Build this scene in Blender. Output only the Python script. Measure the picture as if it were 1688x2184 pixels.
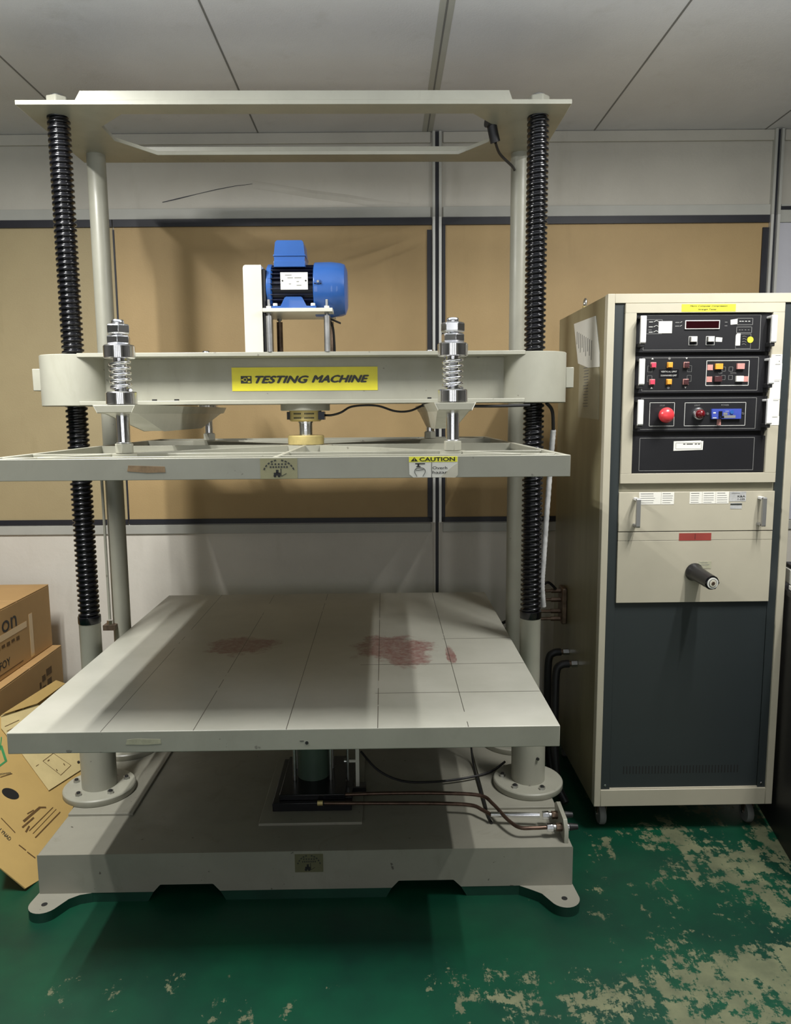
import bpy, bmesh, math, random
from math import sin, cos, pi, radians
from mathutils import Vector, Matrix
random.seed(4)
for o in list(bpy.data.objects): bpy.data.objects.remove(o)
S = bpy.context.scene
COL = S.collection
# ------------------------------------------------------------------ camera
FPX, PITCH, ROLL, YAW, CAMH = 1608.6, 0.1300, -0.0077, 0.0150, 1.4169
fw = Vector((sin(YAW)*cos(PITCH), cos(YAW)*cos(PITCH), -sin(PITCH)))
r0 = Vector((cos(YAW), -sin(YAW), 0)); u0 = r0.cross(fw)
rr = r0*cos(ROLL)+u0*sin(ROLL); uu = rr.cross(fw)
cd = bpy.data.cameras.new('camera'); cam = bpy.data.objects.new('camera', cd); COL.objects.link(cam)
cd.sensor_fit = 'HORIZONTAL'; cd.sensor_width = 36; cd.lens = FPX/1688*36; cd.clip_start = .05
cam.matrix_world = Matrix(((rr.x, uu.x, -fw.x, 0), (rr.y, uu.y, -fw.y, 0), (rr.z, uu.z, -fw.z, CAMH), (0, 0, 0, 1)))
S.camera = cam
# ------------------------------------------------------------------ world, light, exposure
S.view_settings.view_transform = 'Standard'; S.view_settings.look = 'None'
S.view_settings.gamma = 1; S.view_settings.use_curve_mapping = False
S.view_settings.exposure = 0.0
w = bpy.data.worlds.new('world'); S.world = w; w.use_nodes = True
w.node_tree.nodes['Background'].inputs[0].default_value = (.8, .85, 1, 1)
w.node_tree.nodes['Background'].inputs[1].default_value = .02
def area(name, x, y, z, sx, sy, power, col=(1, .985, .95), rot=(0, 0, 0)):
    l = bpy.data.lights.new(name, 'AREA'); l.shape = 'RECTANGLE'; l.size = sx; l.size_y = sy
    l.energy = power; l.color = col
    o = bpy.data.objects.new(name, l); COL.objects.link(o); o.location = (x, y, z); o.rotation_euler = rot
    return o
for x, p in ((-1.09, 33), (-1.27, 33), (1.10, 24), (1.36, 24)):
    area('tube_light', x, 1.60, 2.50, .035, .56, p)
for x in (-1.7, -.75, .25, 1.3):
    area('window_light', x, -2.4, 1.5, .20, 1.9, 6.5, (.95, .97, 1), (radians(90), 0, 0))  # added fill strips behind the camera for front faces and chrome, no real windows
area('lamp_upglow', 0, 1.1, 2.22, 3.6, 1.6, 34, (.90, .94, 1), (radians(180-6), 0, 0))  # added upward fill that brightens the ceiling, not a fixture

# ------------------------------------------------------------------ materials
def srgb(r, g, b):
    f = lambda c: (c/255/12.92) if c/255 <= .04045 else ((c/255+.055)/1.055)**2.4
    return (f(r), f(g), f(b), 1)
def nd(nt, t, **k):
    n = nt.nodes.new(t)
    for a, b in k.items():
        if a.startswith('i_'):
            key = a[2:]; key = int(key) if key.isdigit() else key.replace('_', ' ')
            n.inputs[key].default_value = b
        else: setattr(n, a, b)
    return n
def ramp(nt, src, a, b, c0=(0, 0, 0, 1), c1=(1, 1, 1, 1)):
    r = nt.nodes.new('ShaderNodeValToRGB'); e = r.color_ramp.elements
    e[0].position = a; e[1].position = b; e[0].color = c0; e[1].color = c1
    nt.links.new(src, r.inputs[0]); return r.outputs[0]
def mix(nt, f, a, b, mode='MIX'):
    m = nt.nodes.new('ShaderNodeMix'); m.data_type = 'RGBA'; m.blend_type = mode
    for i, v in ((0, f), (6, a), (7, b)):
        if hasattr(v, 'is_linked'): nt.links.new(v, m.inputs[i])
        else: m.inputs[i].default_value = v
    return m.outputs[2]
def math_(nt, op, a, b=0., c=0.):
    m = nt.nodes.new('ShaderNodeMath'); m.operation = op
    for i, v in enumerate((a, b, c)):
        if hasattr(v, 'is_linked'): nt.links.new(v, m.inputs[i])
        else: m.inputs[i].default_value = v
    return m.outputs[0]
def coords(nt, scale=(1, 1, 1), rot=(0, 0, 0)):
    tc = nt.nodes.new('ShaderNodeTexCoord'); mp = nt.nodes.new('ShaderNodeMapping')
    mp.inputs[3].default_value = scale; mp.inputs[2].default_value = rot
    nt.links.new(tc.outputs['Object'], mp.inputs[0]); return mp.outputs[0]
def noise(nt, vec, scale, detail=4, rough=.6, dist=0.):
    n = nd(nt, 'ShaderNodeTexNoise', i_Scale=scale, i_Detail=detail, i_Roughness=rough, i_Distortion=dist)
    nt.links.new(vec, n.inputs['Vector']); return n.outputs['Fac']
MATS = {}
def newmat(name):
    m = bpy.data.materials.new(name); m.use_nodes = True; MATS[name] = m
    return m, m.node_tree, m.node_tree.nodes['Principled BSDF']
def M(name, col, rough=.5, metal=0., var=.12, scale=6., bump=0., bscale=120., coat=0., stretch=(1, 1, 1)):
    m, nt, b = newmat(name)
    v = coords(nt, stretch)
    n = noise(nt, v, scale)
    dark = tuple(c*(1-var) for c in col[:3])+(1,); lite = tuple(min(1, c*(1+var*.6)) for c in col[:3])+(1,)
    nt.links.new(ramp(nt, n, .3, .7, dark, lite), b.inputs['Base Color'])
    b.inputs['Roughness'].default_value = rough; b.inputs['Metallic'].default_value = metal
    b.inputs['Coat Weight'].default_value = coat
    if bump:
        bp = nd(nt, 'ShaderNodeBump', i_Strength=bump, i_Distance=.002)
        nt.links.new(noise(nt, v, bscale, 3), bp.inputs['Height']); nt.links.new(bp.outputs[0], b.inputs['Normal'])
    return m
GREY = srgb(160, 159, 145)
M('paint_cream', srgb(204, 202, 190), .35, var=.05, scale=8)
M('screw_black', (.006, .006, .008, 1), .22, .3, var=.5, scale=30, coat=.3)
M('chrome', (.86, .86, .88, 1), .16, 1., var=.1, scale=20)
M('steel', (.55, .55, .54, 1), .33, 1., var=.25, scale=25)
M('rust_steel', (.20, .14, .10, 1), .45, .8, var=.5, scale=30)
M('copper_pipe', (.12, .075, .055, 1), .35, .7, var=.4, scale=40)
M('motor_blue', srgb(44, 90, 160), .3, var=.10, scale=8, coat=.3)
M('motor_dark', srgb(14, 20, 42), .35, var=.2, scale=20)
M('plate_white', srgb(230, 230, 222), .4, var=.03)
M('brass_gold', srgb(196, 178, 118), .4, .3, var=.25, scale=18)
M('black_rubber', (.012, .012, .013, 1), .5, var=.3)
M('black_panel', (.009, .009, .011, 1), .42, var=.15)
M('black_gloss', (.008, .008, .01, 1), .25, var=.2)
M('green_paint', srgb(20, 62, 48), .4, var=.3, scale=6)
M('cyl_green', srgb(70, 88, 76), .4, var=.15)
M('rack_beige', srgb(178, 172, 153), .42, var=.06, scale=5, bump=.05, bscale=200)
M('rack_beige_dark', srgb(150, 146, 126), .5, var=.08, scale=5)
M('rack_slate', srgb(45, 51, 52), .42, var=.06, scale=4)
M('yellow_label', srgb(226, 216, 50), .4, var=.10, scale=10)
M('yellow_bright', srgb(240, 235, 60), .4, var=.03)
M('label_ink', srgb(52, 54, 50), .5, var=.1)
M('ink', (.012, .012, .012, 1), .6, var=.1)
M('ink_grey', srgb(120, 120, 118), .6, var=.1)
M('ink_white', srgb(200, 200, 195), .5, var=.03)
M('paper', srgb(226, 224, 214), .7, var=.03)
M('paper_old', srgb(205, 200, 182), .7, var=.10, scale=12)
M('paper_tan', srgb(208, 190, 138), .7, var=.10, scale=12)
M('sticker_tan', srgb(150, 146, 112), .5, var=.10, scale=25)
M('sticker_dark', srgb(100, 98, 72), .5, var=.10, scale=25)
M('sticker_dull', srgb(168, 166, 142), .5, var=.2, scale=60)
M('rust_label', srgb(142, 118, 88), .6, var=.35, scale=45)
M('red_tape', srgb(146, 62, 54), .5, var=.15, scale=12)
M('red_knob', srgb(212, 60, 66), .25, var=.05, coat=.4)
M('pink_btn', srgb(222, 74, 96), .3, var=.05)
M('pink_pale', srgb(196, 140, 132), .4, var=.15, scale=80)
M('orange_btn', srgb(226, 158, 60), .3, var=.05)
M('dark_btn', srgb(72, 44, 46), .3, var=.05)
M('lamp_red', srgb(96, 12, 20), .1, var=.05, coat=.6)
M('display_red', srgb(34, 6, 10), .15, var=.1)
M('blue_switch', srgb(62, 78, 164), .4, var=.15, scale=40)
M('handle_white', srgb(214, 214, 212), .35, var=.05)
M('handle_grey', srgb(150, 150, 148), .35, .6, var=.05)
M('cardboard', srgb(180, 144, 94), .8, var=.08, scale=6, bump=.1, bscale=60)
M('cardboard_yellow', srgb(190, 160, 98), .8, var=.08, scale=6, bump=.1, bscale=60)
M('card_print', srgb(96, 70, 34), .8, var=.2, scale=60)
M('card_green', srgb(60, 140, 84), .8, var=.2, scale=30)
M('sheet_dull', srgb(158, 153, 130), .45, var=.12, scale=14)
M('tape', srgb(206, 172, 116), .2, var=.05, coat=.5)
M('conduit_white', srgb(176, 176, 174), .6, var=.25, scale=40)
M('frame_white', srgb(214, 214, 208), .35, .3, var=.05)
M('gasket', (.016, .017, .024, 1), .5, var=.3)
M('trim_grey', srgb(176, 176, 168), .5, var=.06)
M('whiteboard', srgb(196, 196, 204), .35, var=.03)
M('cabinet_black', (.006, .006, .007, 1), .5, var=.2)

def grimy(name, c, rough, amt=1.):
    # worn machine enamel: broad mottling, rubbed smudges and small dark chips
    m, nt, b = newmat(name); v = coords(nt)
    lo = tuple(x*.84 for x in c[:3])+(1,)
    a = ramp(nt, noise(nt, v, 4.5, 7, .62, .4), .30, .70, lo, c)
    sm = ramp(nt, noise(nt, coords(nt, (1, 1, .35)), 9, 8, .7, .8), .56, .78, (1, 1, 1, 1), (.72, .71, .66, 1))
    a = mix(nt, .55*amt, a, sm, 'MULTIPLY')
    chip = ramp(nt, noise(nt, v, 40, 3, .5), .715, .74)
    a = mix(nt, math_(nt, 'MULTIPLY', chip, .65*amt), a, (.07, .06, .05, 1))
    nt.links.new(a, b.inputs['Base Color'])
    nt.links.new(ramp(nt, noise(nt, v, 12, 5), .3, .7, (rough-.06,)*3+(1,), (rough+.12,)*3+(1,)), b.inputs['Roughness'])
    bp = nd(nt, 'ShaderNodeBump', i_Strength=.10, i_Distance=.001)
    nt.links.new(noise(nt, v, 90, 3), bp.inputs['Height']); nt.links.new(bp.outputs[0], b.inputs['Normal'])
grimy('paint_grey', GREY, .36, .8)
grimy('paint_grey_dull', srgb(148, 146, 133), .46, 1.3)

def wallmat(name, c, c2, bscale=70):
    m, nt, b = newmat(name); v = coords(nt)
    n1 = noise(nt, v, 1.6, 5); n2 = noise(nt, coords(nt, (1, 1, .25)), 7, 5)
    a = ramp(nt, n1, .32, .68, c2, c)
    st = ramp(nt, n2, .60, .80, (1, 1, 1, 1), (.80, .79, .75, 1))
    nt.links.new(mix(nt, .6, a, st, 'MULTIPLY'), b.inputs['Base Color'])
    b.inputs['Roughness'].default_value = .6
    bp = nd(nt, 'ShaderNodeBump', i_Strength=.35, i_Distance=.002)
    nt.links.new(noise(nt, v, bscale, 4), bp.inputs['Height']); nt.links.new(bp.outputs[0], b.inputs['Normal'])
wallmat('wall_paint', srgb(196, 192, 180), srgb(180, 176, 165))
wallmat('wall_lower', srgb(224, 219, 208), srgb(208, 203, 192), 50)
wallmat('ceiling_board', srgb(222, 222, 224), srgb(208, 208, 210), 200)
wallmat('tan_board', srgb(184, 157, 110), srgb(170, 144, 100), 160)
wallmat('tan_board_grey', srgb(176, 160, 122), srgb(164, 148, 112), 160)

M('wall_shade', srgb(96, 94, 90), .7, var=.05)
# rack side: stained glossy olive metal
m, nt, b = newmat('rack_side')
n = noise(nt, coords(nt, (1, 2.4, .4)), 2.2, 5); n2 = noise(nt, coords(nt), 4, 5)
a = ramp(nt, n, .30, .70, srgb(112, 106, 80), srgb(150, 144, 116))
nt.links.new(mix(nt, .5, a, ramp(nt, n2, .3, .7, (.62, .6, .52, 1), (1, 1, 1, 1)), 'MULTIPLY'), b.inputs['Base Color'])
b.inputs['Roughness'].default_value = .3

# floor: green epoxy worn through to the screed
m, nt, b = newmat('floor_paint')
tc = nt.nodes.new('ShaderNodeTexCoord'); sp = nt.nodes.new('ShaderNodeSeparateXYZ'); nt.links.new(tc.outputs['Object'], sp.inputs[0])
X_, Y_ = sp.outputs[0], sp.outputs[1]
g1 = math_(nt, 'MULTIPLY_ADD', X_, .16, -.16)
g2 = math_(nt, 'MULTIPLY_ADD', Y_, -.9, 1.62)
g1 = math_(nt, 'MAXIMUM', math_(nt, 'MINIMUM', g1, .075), -.16)
g2 = math_(nt, 'MAXIMUM', math_(nt, 'MINIMUM', g2, .07), -.025)
g = math_(nt, 'ADD', g1, g2)
v = coords(nt, (1, 1, 1)); vs = coords(nt, (3.2, .7, 1), (0, 0, radians(-28)))
big = noise(nt, v, 3.4, 11, .70, .5); streak = noise(nt, vs, 4.5, 11, .76, .3); fine = noise(nt, v, 22, 8, .75)
s = math_(nt, 'ADD', math_(nt, 'MULTIPLY', big, .55), math_(nt, 'MULTIPLY', streak, .45))
s = math_(nt, 'ADD', s, math_(nt, 'MULTIPLY_ADD', fine, .55, -.275))
mask = ramp(nt, math_(nt, 'ADD', s, g), .500, .522)
green = ramp(nt, noise(nt, v, 3, 6), .3, .7, srgb(3, 44, 34), srgb(3, 72, 47))
worn = ramp(nt, noise(nt, v, 9, 7), .3, .7, srgb(78, 84, 62), srgb(112, 116, 86))
nt.links.new(mix(nt, mask, green, worn), b.inputs['Base Color'])
nt.links.new(ramp(nt, mask, 0, 1, (.42, .42, .42, 1), (.65, .65, .65, 1)), b.inputs['Roughness'])
bp = nd(nt, 'ShaderNodeBump', i_Strength=.25, i_Distance=.004)
nt.links.new(mix(nt, .5, noise(nt, v, 14, 5), mask), bp.inputs['Height']); nt.links.new(bp.outputs[0], b.inputs['Normal'])

# table top: grey paint with red stains and scribed lines
m, nt, b = newmat('table_top_paint')
v = coords(nt)
base = ramp(nt, noise(nt, v, 3, 6), .3, .7, srgb(160, 160, 148), srgb(180, 179, 168))
tc = nt.nodes.new('ShaderNodeTexCoord'); sp = nt.nodes.new('ShaderNodeSeparateXYZ'); nt.links.new(tc.outputs['Object'], sp.inputs[0])
X_, Y_ = sp.outputs[0], sp.outputs[1]
nz = noise(nt, v, 9, 7, .7)
def blob(cx, cy, rx, ry):
    dx = math_(nt, 'DIVIDE', math_(nt, 'SUBTRACT', X_, cx), rx); dy = math_(nt, 'DIVIDE', math_(nt, 'SUBTRACT', Y_, cy), ry)
    d = math_(nt, 'ADD', math_(nt, 'MULTIPLY', dx, dx), math_(nt, 'MULTIPLY', dy, dy))
    d = math_(nt, 'ADD', d, math_(nt, 'MULTIPLY_ADD', nz, 3.6, -1.8))
    return ramp(nt, d, .55, 1.25, (1, 1, 1, 1), (0, 0, 0, 1))
bl = None
# positions are relative to the machine's base point (-0.247, 2.427)
for q in ((-.22, -.02, .13, .10), (.26, -.06, .14, .13), (.32, -.13, .07, .13), (.452, -.13, .016, .10)):
    o_ = blob(*q); bl = o_ if bl is None else mix(nt, 1., bl, o_, 'LIGHTEN')
fine = ramp(nt, noise(nt, v, 60, 4, .7), .35, .65, (.55, .55, .55, 1), (1, 1, 1, 1))
bl = mix(nt, 1., bl, fine, 'MULTIPLY')
col = mix(nt, math_(nt, 'MULTIPLY', bl, .85), base, srgb(118, 62, 62))
ln = None
for xx in (-.441, -.219, .005, .226, .446):
    d = math_(nt, 'ABSOLUTE', math_(nt, 'SUBTRACT', X_, xx)); q = math_(nt, 'LESS_THAN', d, .0010)
    ln = q if ln is None else math_(nt, 'MAXIMUM', ln, q)
for yy in (-.457, -.222, .035):
    d = math_(nt, 'ABSOLUTE', math_(nt, 'SUBTRACT', Y_, yy)); q = math_(nt, 'LESS_THAN', d, .0016)
    ln = math_(nt, 'MAXIMUM', ln, math_(nt, 'MULTIPLY', q, math_(nt, 'GREATER_THAN', X_, .17)))
ln = math_(nt, 'MULTIPLY', ln, math_(nt, 'GREATER_THAN', noise(nt, v, 5, 3), .40))
nt.links.new(mix(nt, math_(nt, 'MULTIPLY', ln, .85), col, srgb(48, 44, 40)), b.inputs['Base Color'])
b.inputs['Roughness'].default_value = .34

# ------------------------------------------------------------------ mesh builder
def frame_from(ax):
    ax = Vector(ax).normalized()
    t = Vector((0, 0, 1)) if abs(ax.z) < .9 else Vector((1, 0, 0))
    a = ax.cross(t).normalized(); return a, ax.cross(a).normalized(), ax
class MB:
    def __init__(s, off=(0, 0, 0)): s.v = []; s.f = []; s.m = []; s.mats = []; s.off = Vector(off)
    def mi(s, m):
        if m not in s.mats: s.mats.append(m)
        return s.mats.index(m)
    def add(s, vs, fs, m):
        n = len(s.v); s.v += [tuple(x) for x in vs]; k = s.mi(m)
        for f in fs: s.f.append(tuple(i+n for i in f)); s.m.append(k)
        return s
    def box(s, x0, x1, y0, y1, z0, z1, m):
        vs = [(x, y, z) for z in (z0, z1) for y in (y0, y1) for x in (x0, x1)]
        return s.add(vs, [(0, 2, 3, 1), (4, 5, 7, 6), (0, 1, 5, 4), (2, 6, 7, 3), (0, 4, 6, 2), (1, 3, 7, 5)], m)
    def obox(s, c, ax, ay, az, m):   # oriented box, half extents vectors
        c = Vector(c); ax = Vector(ax); ay = Vector(ay); az = Vector(az)
        vs = [c+ax*i+ay*j+az*k for k in (-1, 1) for j in (-1, 1) for i in (-1, 1)]
        return s.add(vs, [(0, 2, 3, 1), (4, 5, 7, 6), (0, 1, 5, 4), (2, 6, 7, 3), (0, 4, 6, 2), (1, 3, 7, 5)], m)
    def cyl(s, p0, p1, r, m, n=32, r1=None, caps=True, ph=0):
        p0 = Vector(p0); p1 = Vector(p1); a, b_, c = frame_from(p1-p0); r1 = r if r1 is None else r1
        vs = [p+(a*cos(2*pi*i/n+ph)+b_*sin(2*pi*i/n+ph))*q for p, q in ((p0, r), (p1, r1)) for i in range(n)]
        fs = [(i, (i+1) % n, n+(i+1) % n, n+i) for i in range(n)]
        if caps: fs += [tuple(range(n))[::-1], tuple(range(n, 2*n))]
        return s.add(vs, fs, m)
    def lathe(s, o, prof, m, n=40, axis=(0, 0, 1)):
        o = Vector(o); a, b_, c = frame_from(axis); vs = []; fs = []
        for r, h in prof:
            for i in range(n): vs.append(o+c*h+(a*cos(2*pi*i/n)+b_*sin(2*pi*i/n))*r)
        for k in range(len(prof)-1):
            for i in range(n): j = (i+1) % n; fs.append((k*n+i, k*n+j, (k+1)*n+j, (k+1)*n+i))
        fs += [tuple(range(n))[::-1], tuple(range((len(prof)-1)*n, len(prof)*n))]
        return s.add(vs, fs, m)
    def prism(s, pts, a, b_, m, ax='y', m2=None):
        def P(u, w_, d): return (u, d, w_) if ax == 'y' else ((d, u, w_) if ax == 'x' else (u, w_, d))
        n = len(pts); vs = [P(u, w_, a) for u, w_ in pts]+[P(u, w_, b_) for u, w_ in pts]
        s.add(vs, [(i, (i+1) % n, n+(i+1) % n, n+i) for i in range(n)], m)
        return s.add(vs, [tuple(range(n))[::-1], tuple(range(n, 2*n))], m2 or m)
    def ring(s, outer, inner, z0, z1, m):
        n = len(outer); vs = []
        for z in (z0, z1): vs += [(x, y, z) for x, y in outer]+[(x, y, z) for x, y in inner]
        fs = []
        for i in range(n):
            j = (i+1) % n
            fs += [(i, n+i, n+j, j), (2*n+i, 2*n+j, 3*n+j, 3*n+i), (i, j, 2*n+j, 2*n+i), (n+i, 3*n+i, 3*n+j, n+j)]
        return s.add(vs, fs, m)
    def tube(s, pts, r, m, n=12, sub=6, ribs=None):
        P = [Vector(p) for p in pts]; path = []
        if sub:
            for i in range(len(P)-1):
                a = P[max(i-1, 0)]; b_ = P[i]; c = P[i+1]; d = P[min(i+2, len(P)-1)]
                for k in range(sub):
                    t = k/sub
                    path.append(.5*((2*b_)+(c-a)*t+(2*a-5*b_+4*c-d)*t*t+(3*b_-a-3*c+d)*t**3))
            path.append(P[-1])
        else: path = P
        vs = []; up = None
        for i, p in enumerate(path):
            t = (path[min(i+1, len(path)-1)]-path[max(i-1, 0)]).normalized()
            if up is None: up, _, _ = frame_from(t)
            up = (up-t*up.dot(t)).normalized(); q = t.cross(up)
            rad = r*(1 if not ribs else (1+ribs*(i % 2)))
            for k in range(n): vs.append(p+(up*cos(2*pi*k/n)+q*sin(2*pi*k/n))*rad)
        L = len(path)
        fs = [(i*n+k, i*n+(k+1) % n, (i+1)*n+(k+1) % n, (i+1)*n+k) for i in range(L-1) for k in range(n)]
        fs += [tuple(range(n))[::-1], tuple(range((L-1)*n, L*n))]
        return s.add(vs, fs, m)
    def sphere(s, c, r, m, n=24, k=14, sc=(1, 1, 1)):
        vs = []; c = Vector(c)
        for j in range(k+1):
            th = pi*j/k
            for i in range(n): vs.append((c.x+r*sc[0]*sin(th)*cos(2*pi*i/n), c.y+r*sc[1]*sin(th)*sin(2*pi*i/n), c.z+r*sc[2]*cos(th)))
        return s.add(vs, [(j*n+i, j*n+(i+1) % n, (j+1)*n+(i+1) % n, (j+1)*n+i) for j in range(k) for i in range(n)], m)
    def text(s, body, o, w_, h, m, xd=(1, 0, 0), yd=(0, 0, 1), bold=0., shear=0., lift=0.):
        """text centred at o, fitted to w_ x h"""
        c = bpy.data.curves.new('t', 'FONT'); c.body = body; c.shear = shear; c.resolution_u = 3
        ob = bpy.data.objects.new('t', c); COL.objects.link(ob)
        me = ob.to_mesh(); pts = [v_.co.copy() for v_ in me.vertices]; fs = [tuple(p.vertices) for p in me.polygons]
        ob.to_mesh_clear(); bpy.data.objects.remove(ob); bpy.data.curves.remove(c)
        if not pts: return s
        x0 = min(p.x for p in pts); x1 = max(p.x for p in pts); y0 = min(p.y for p in pts); y1 = max(p.y for p in pts)
        o = Vector(o); xd = Vector(xd).normalized(); yd = Vector(yd).normalized(); nrm = xd.cross(yd)
        cps = ((0, 0),) if not bold else ((-1, 0), (1, 0), (0, -.6), (0, .6))
        for i_, (dx, dy) in enumerate(cps):
            e_ = xd*dx*bold*h+yd*dy*bold*h+nrm*(lift+i_*.00004)
            s.add([o+e_+xd*((p.x-(x0+x1)/2)/(x1-x0)*w_)+yd*((p.y-(y0+y1)/2)/(y1-y0)*h) for p in pts], fs, m)
        return s
    def build(s, name, parent=None, bevel=0., smooth=True, seg=2, ang=40):
        me = bpy.data.meshes.new(name)
        off = s.off if parent is None else Vector(parent.get('_o', (0, 0, 0)))
        me.from_pydata([tuple(Vector(p)-off) for p in s.v], [], s.f)
        for m_ in s.mats: me.materials.append(MATS[m_])
        for p, k in zip(me.polygons, s.m): p.material_index = k
        bm = bmesh.new(); bm.from_mesh(me)
        if smooth:
            for f in bm.faces: f.smooth = True
            for e in bm.edges:
                if len(e.link_faces) != 2 or e.calc_face_angle(0) > radians(ang): e.smooth = False
        bm.to_mesh(me); bm.free(); me.update()
        o = bpy.data.objects.new(name, me); COL.objects.link(o)
        if parent is not None: o.parent = parent; o['_o'] = tuple(off)
        else: o.location = off
        if bevel:
            md = o.modifiers.new('bevel', 'BEVEL'); md.width = bevel; md.segments = seg; md.limit_method = 'ANGLE'; md.angle_limit = radians(ang)
        return o
def thing(name, loc, label, cat, group=None):
    o = bpy.data.objects.new(name, None); COL.objects.link(o); o.location = loc; o['_o'] = tuple(loc)
    o.empty_display_size = .1
    o['label'] = label; o['category'] = cat
    if group: o['group'] = group
    return o
def tag(o, label, cat, group=None):
    o['label'] = label; o['category'] = cat
    if group: o['group'] = group
    return o
def struct(o): o['kind'] = 'structure'; return o
def hexa(mb, c, r, z0, z1, m, ph=0.):
    mb.cyl((c[0], c[1], z0), (c[0], c[1], z1), r, m, n=6, ph=ph); return mb

# ------------------------------------------------------------------ the room
WY, WA = 3.35, -0.0136
def W(x, z, d=0.):   # point on the back wall, d = distance in front of it
    return (x*cos(WA)+d*sin(WA), WY+x*sin(WA)-d*cos(WA), z)
def wbox(mb, x0, x1, z0, z1, d0, d1, m):
    vs = [W(x, z, d) for z in (z0, z1) for d in (d1, d0) for x in (x0, x1)]
    return mb.add(vs, [(0, 2, 3, 1), (4, 5, 7, 6), (0, 1, 5, 4), (2, 6, 7, 3), (0, 4, 6, 2), (1, 3, 7, 5)], m)
CZ = 2.5874
struct(MB().box(-3.2, 3.6, -2.6, 3.6, -.06, 0, 'floor_paint').build('floor', smooth=False))
c_ = MB().box(-3.2, 3.6, -2.6, 3.6, CZ, CZ+.05, 'ceiling_board')
ceil = struct(c_.build('ceiling', smooth=False))
for x in (-1.245, -.514, .196, .896, 1.615):    # joint strips between the boards
    j = MB().box(x-.003, x+.003, -2.6, 3.40, CZ-.0015, CZ, 'ink_grey')
    if x in (.196,): j.box(x-.022, x+.022, -2.6, 3.4, CZ-.001, CZ, 'trim_grey')
    struct(j.build('trim_1', smooth=False))
wl = MB(); wbox(wl, -3.2, 3.6, .935, CZ, -.06, 0, 'wall_paint'); wbox(wl, -3.2, 3.6, 0, .935, -.06, 0, 'wall_lower')
struct(wl.build('wall_back', smooth=False))
struct(MB().box(-3.2, -3.14, -2.6, 3.6, 0, CZ, 'wall_shade').build('wall_left', smooth=False))
struct(MB().box(3.54, 3.6, -2.6, 3.6, 0, CZ, 'wall_shade').build('wall_right', smooth=False))
struct(MB().box(-3.2, 3.6, -2.66, -2.6, 0, CZ, 'wall_paint').build('wall_front', smooth=False))
ZT, ZB = 2.241, .934
t = MB()
for z0, z1 in ((ZT+.001, ZT+.045), (ZB-.045, ZB-.004)):
    for x0, x1 in ((-3.1, .21), (.262, 1.655), (1.70, 3.4)):
        wbox(t, x0, x1, z0, z1, 0, .010, 'trim_grey')
struct(t.build('trim_2', bevel=.002))
t = MB()
for x0, x1 in ((-3.1, .21), (.262, 1.655), (1.70, 3.4)):
    wbox(t, x0, x1, CZ-.045, CZ-.001, 0, .012, 'wall_paint')
struct(t.build('trim_3', bevel=.003))
for x in (.236, 1.672):      # wall posts, pale edges with a black joint
    t = MB()
    wbox(t, x-.019, x-.008, ZB, ZT, 0, .024, 'frame_white'); wbox(t, x+.008, x+.019, ZB, ZT, 0, .024, 'frame_white')
    wbox(t, x-.019, x-.008, ZT, CZ-.002, 0, .024, 'trim_grey'); wbox(t, x+.008, x+.019, ZT, CZ-.002, 0, .024, 'trim_grey')
    wbox(t, x-.016, x-.007, .02, ZB, 0, .012, 'wall_lower'); wbox(t, x+.007, x+.016, .02, ZB, 0, .012, 'wall_lower')
    wbox(t, x-.008, x+.008, ZB, CZ-.002, 0, .010, 'gasket'); wbox(t, x-.007, x+.007, .02, ZB, 0, .003, 'gasket')
    struct(t.build('trim_4', smooth=False))
def window(i, x0, x1, mat, left=0, right=0):
    b_ = MB(); wbox(b_, x0, x1, ZB, ZT, 0, .004, mat); o = struct(b_.build('window_%d' % i, smooth=False))
    g_ = MB(); wbox(g_, x0, x1, ZT-.030, ZT, .004, .014, 'gasket'); wbox(g_, x0, x1, ZB, ZB+.022, .004, .012, 'gasket')
    if left: wbox(g_, x0, x0+left, ZB, ZT-.03, .004, .012, 'gasket')
    if right: wbox(g_, x1-right, x1, ZB, ZT-.05, .004, .012, 'gasket')
    g_.build('window_gasket', o, smooth=False)
window(1, -3.1, -1.146, 'tan_board_grey')
window(2, -1.142, .214, 'tan_board', right=.020)
window(3, .258, 1.652, 'tan_board', left=.014, right=.026)
g_ = MB(); wbox(g_, -1.1475, -1.140, ZB+.02, ZT-.04, 0, .007, 'gasket'); struct(g_.build('trim_5', smooth=False))
b_ = MB(); wbox(b_, 1.69, 2.6, ZB, ZT-.03, 0, .006, 'whiteboard'); wbox(b_, 1.69, 2.6, ZT-.03, ZT+.02, 0, .014, 'trim_grey'); wbox(b_, 1.69, 2.6, ZT+.02, ZT+.036, 0, .012, 'gasket')
struct(b_.build('window_4', smooth=False))
# torn lining on the upper wall: a dark slit with a lifted fold beside it
t = MB()
pp = [(-.93, 2.313), (-.86, 2.328), (-.78, 2.346), (-.70, 2.363), (-.62, 2.377), (-.545, 2.385)]
vs = []; fs = []
for i, (x, z) in enumerate(pp):
    k = .0055*sin(pi*min(1, (i+.6)/3.2) if i < 3 else pi*.5)*(1-i/6.5); vs += [W(x, z-k*.5, .002), W(x, z+k*.5, .002)]
t.add(vs, [(2*i, 2*i+1, 2*i+3, 2*i+2) for i in range(5)], 'gasket')
vs = []
fold = [(-.545, 2.386), (-.45, 2.37), (-.3, 2.345), (-.14, 2.325), (.0, 2.30), (.12, 2.288)]
for i, (x, z) in enumerate(fold): q = .010*sin(pi*(i+.3)/5.6); vs += [W(x, z-.018, .0005), W(x, z, .001+q), W(x, z+.014, .0005)]
t.add(vs, [f for i in range(5) for f in ((3*i, 3*i+1, 3*i+4, 3*i+3), (3*i+1, 3*i+2, 3*i+5, 3*i+4))], 'wall_paint')
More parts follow.
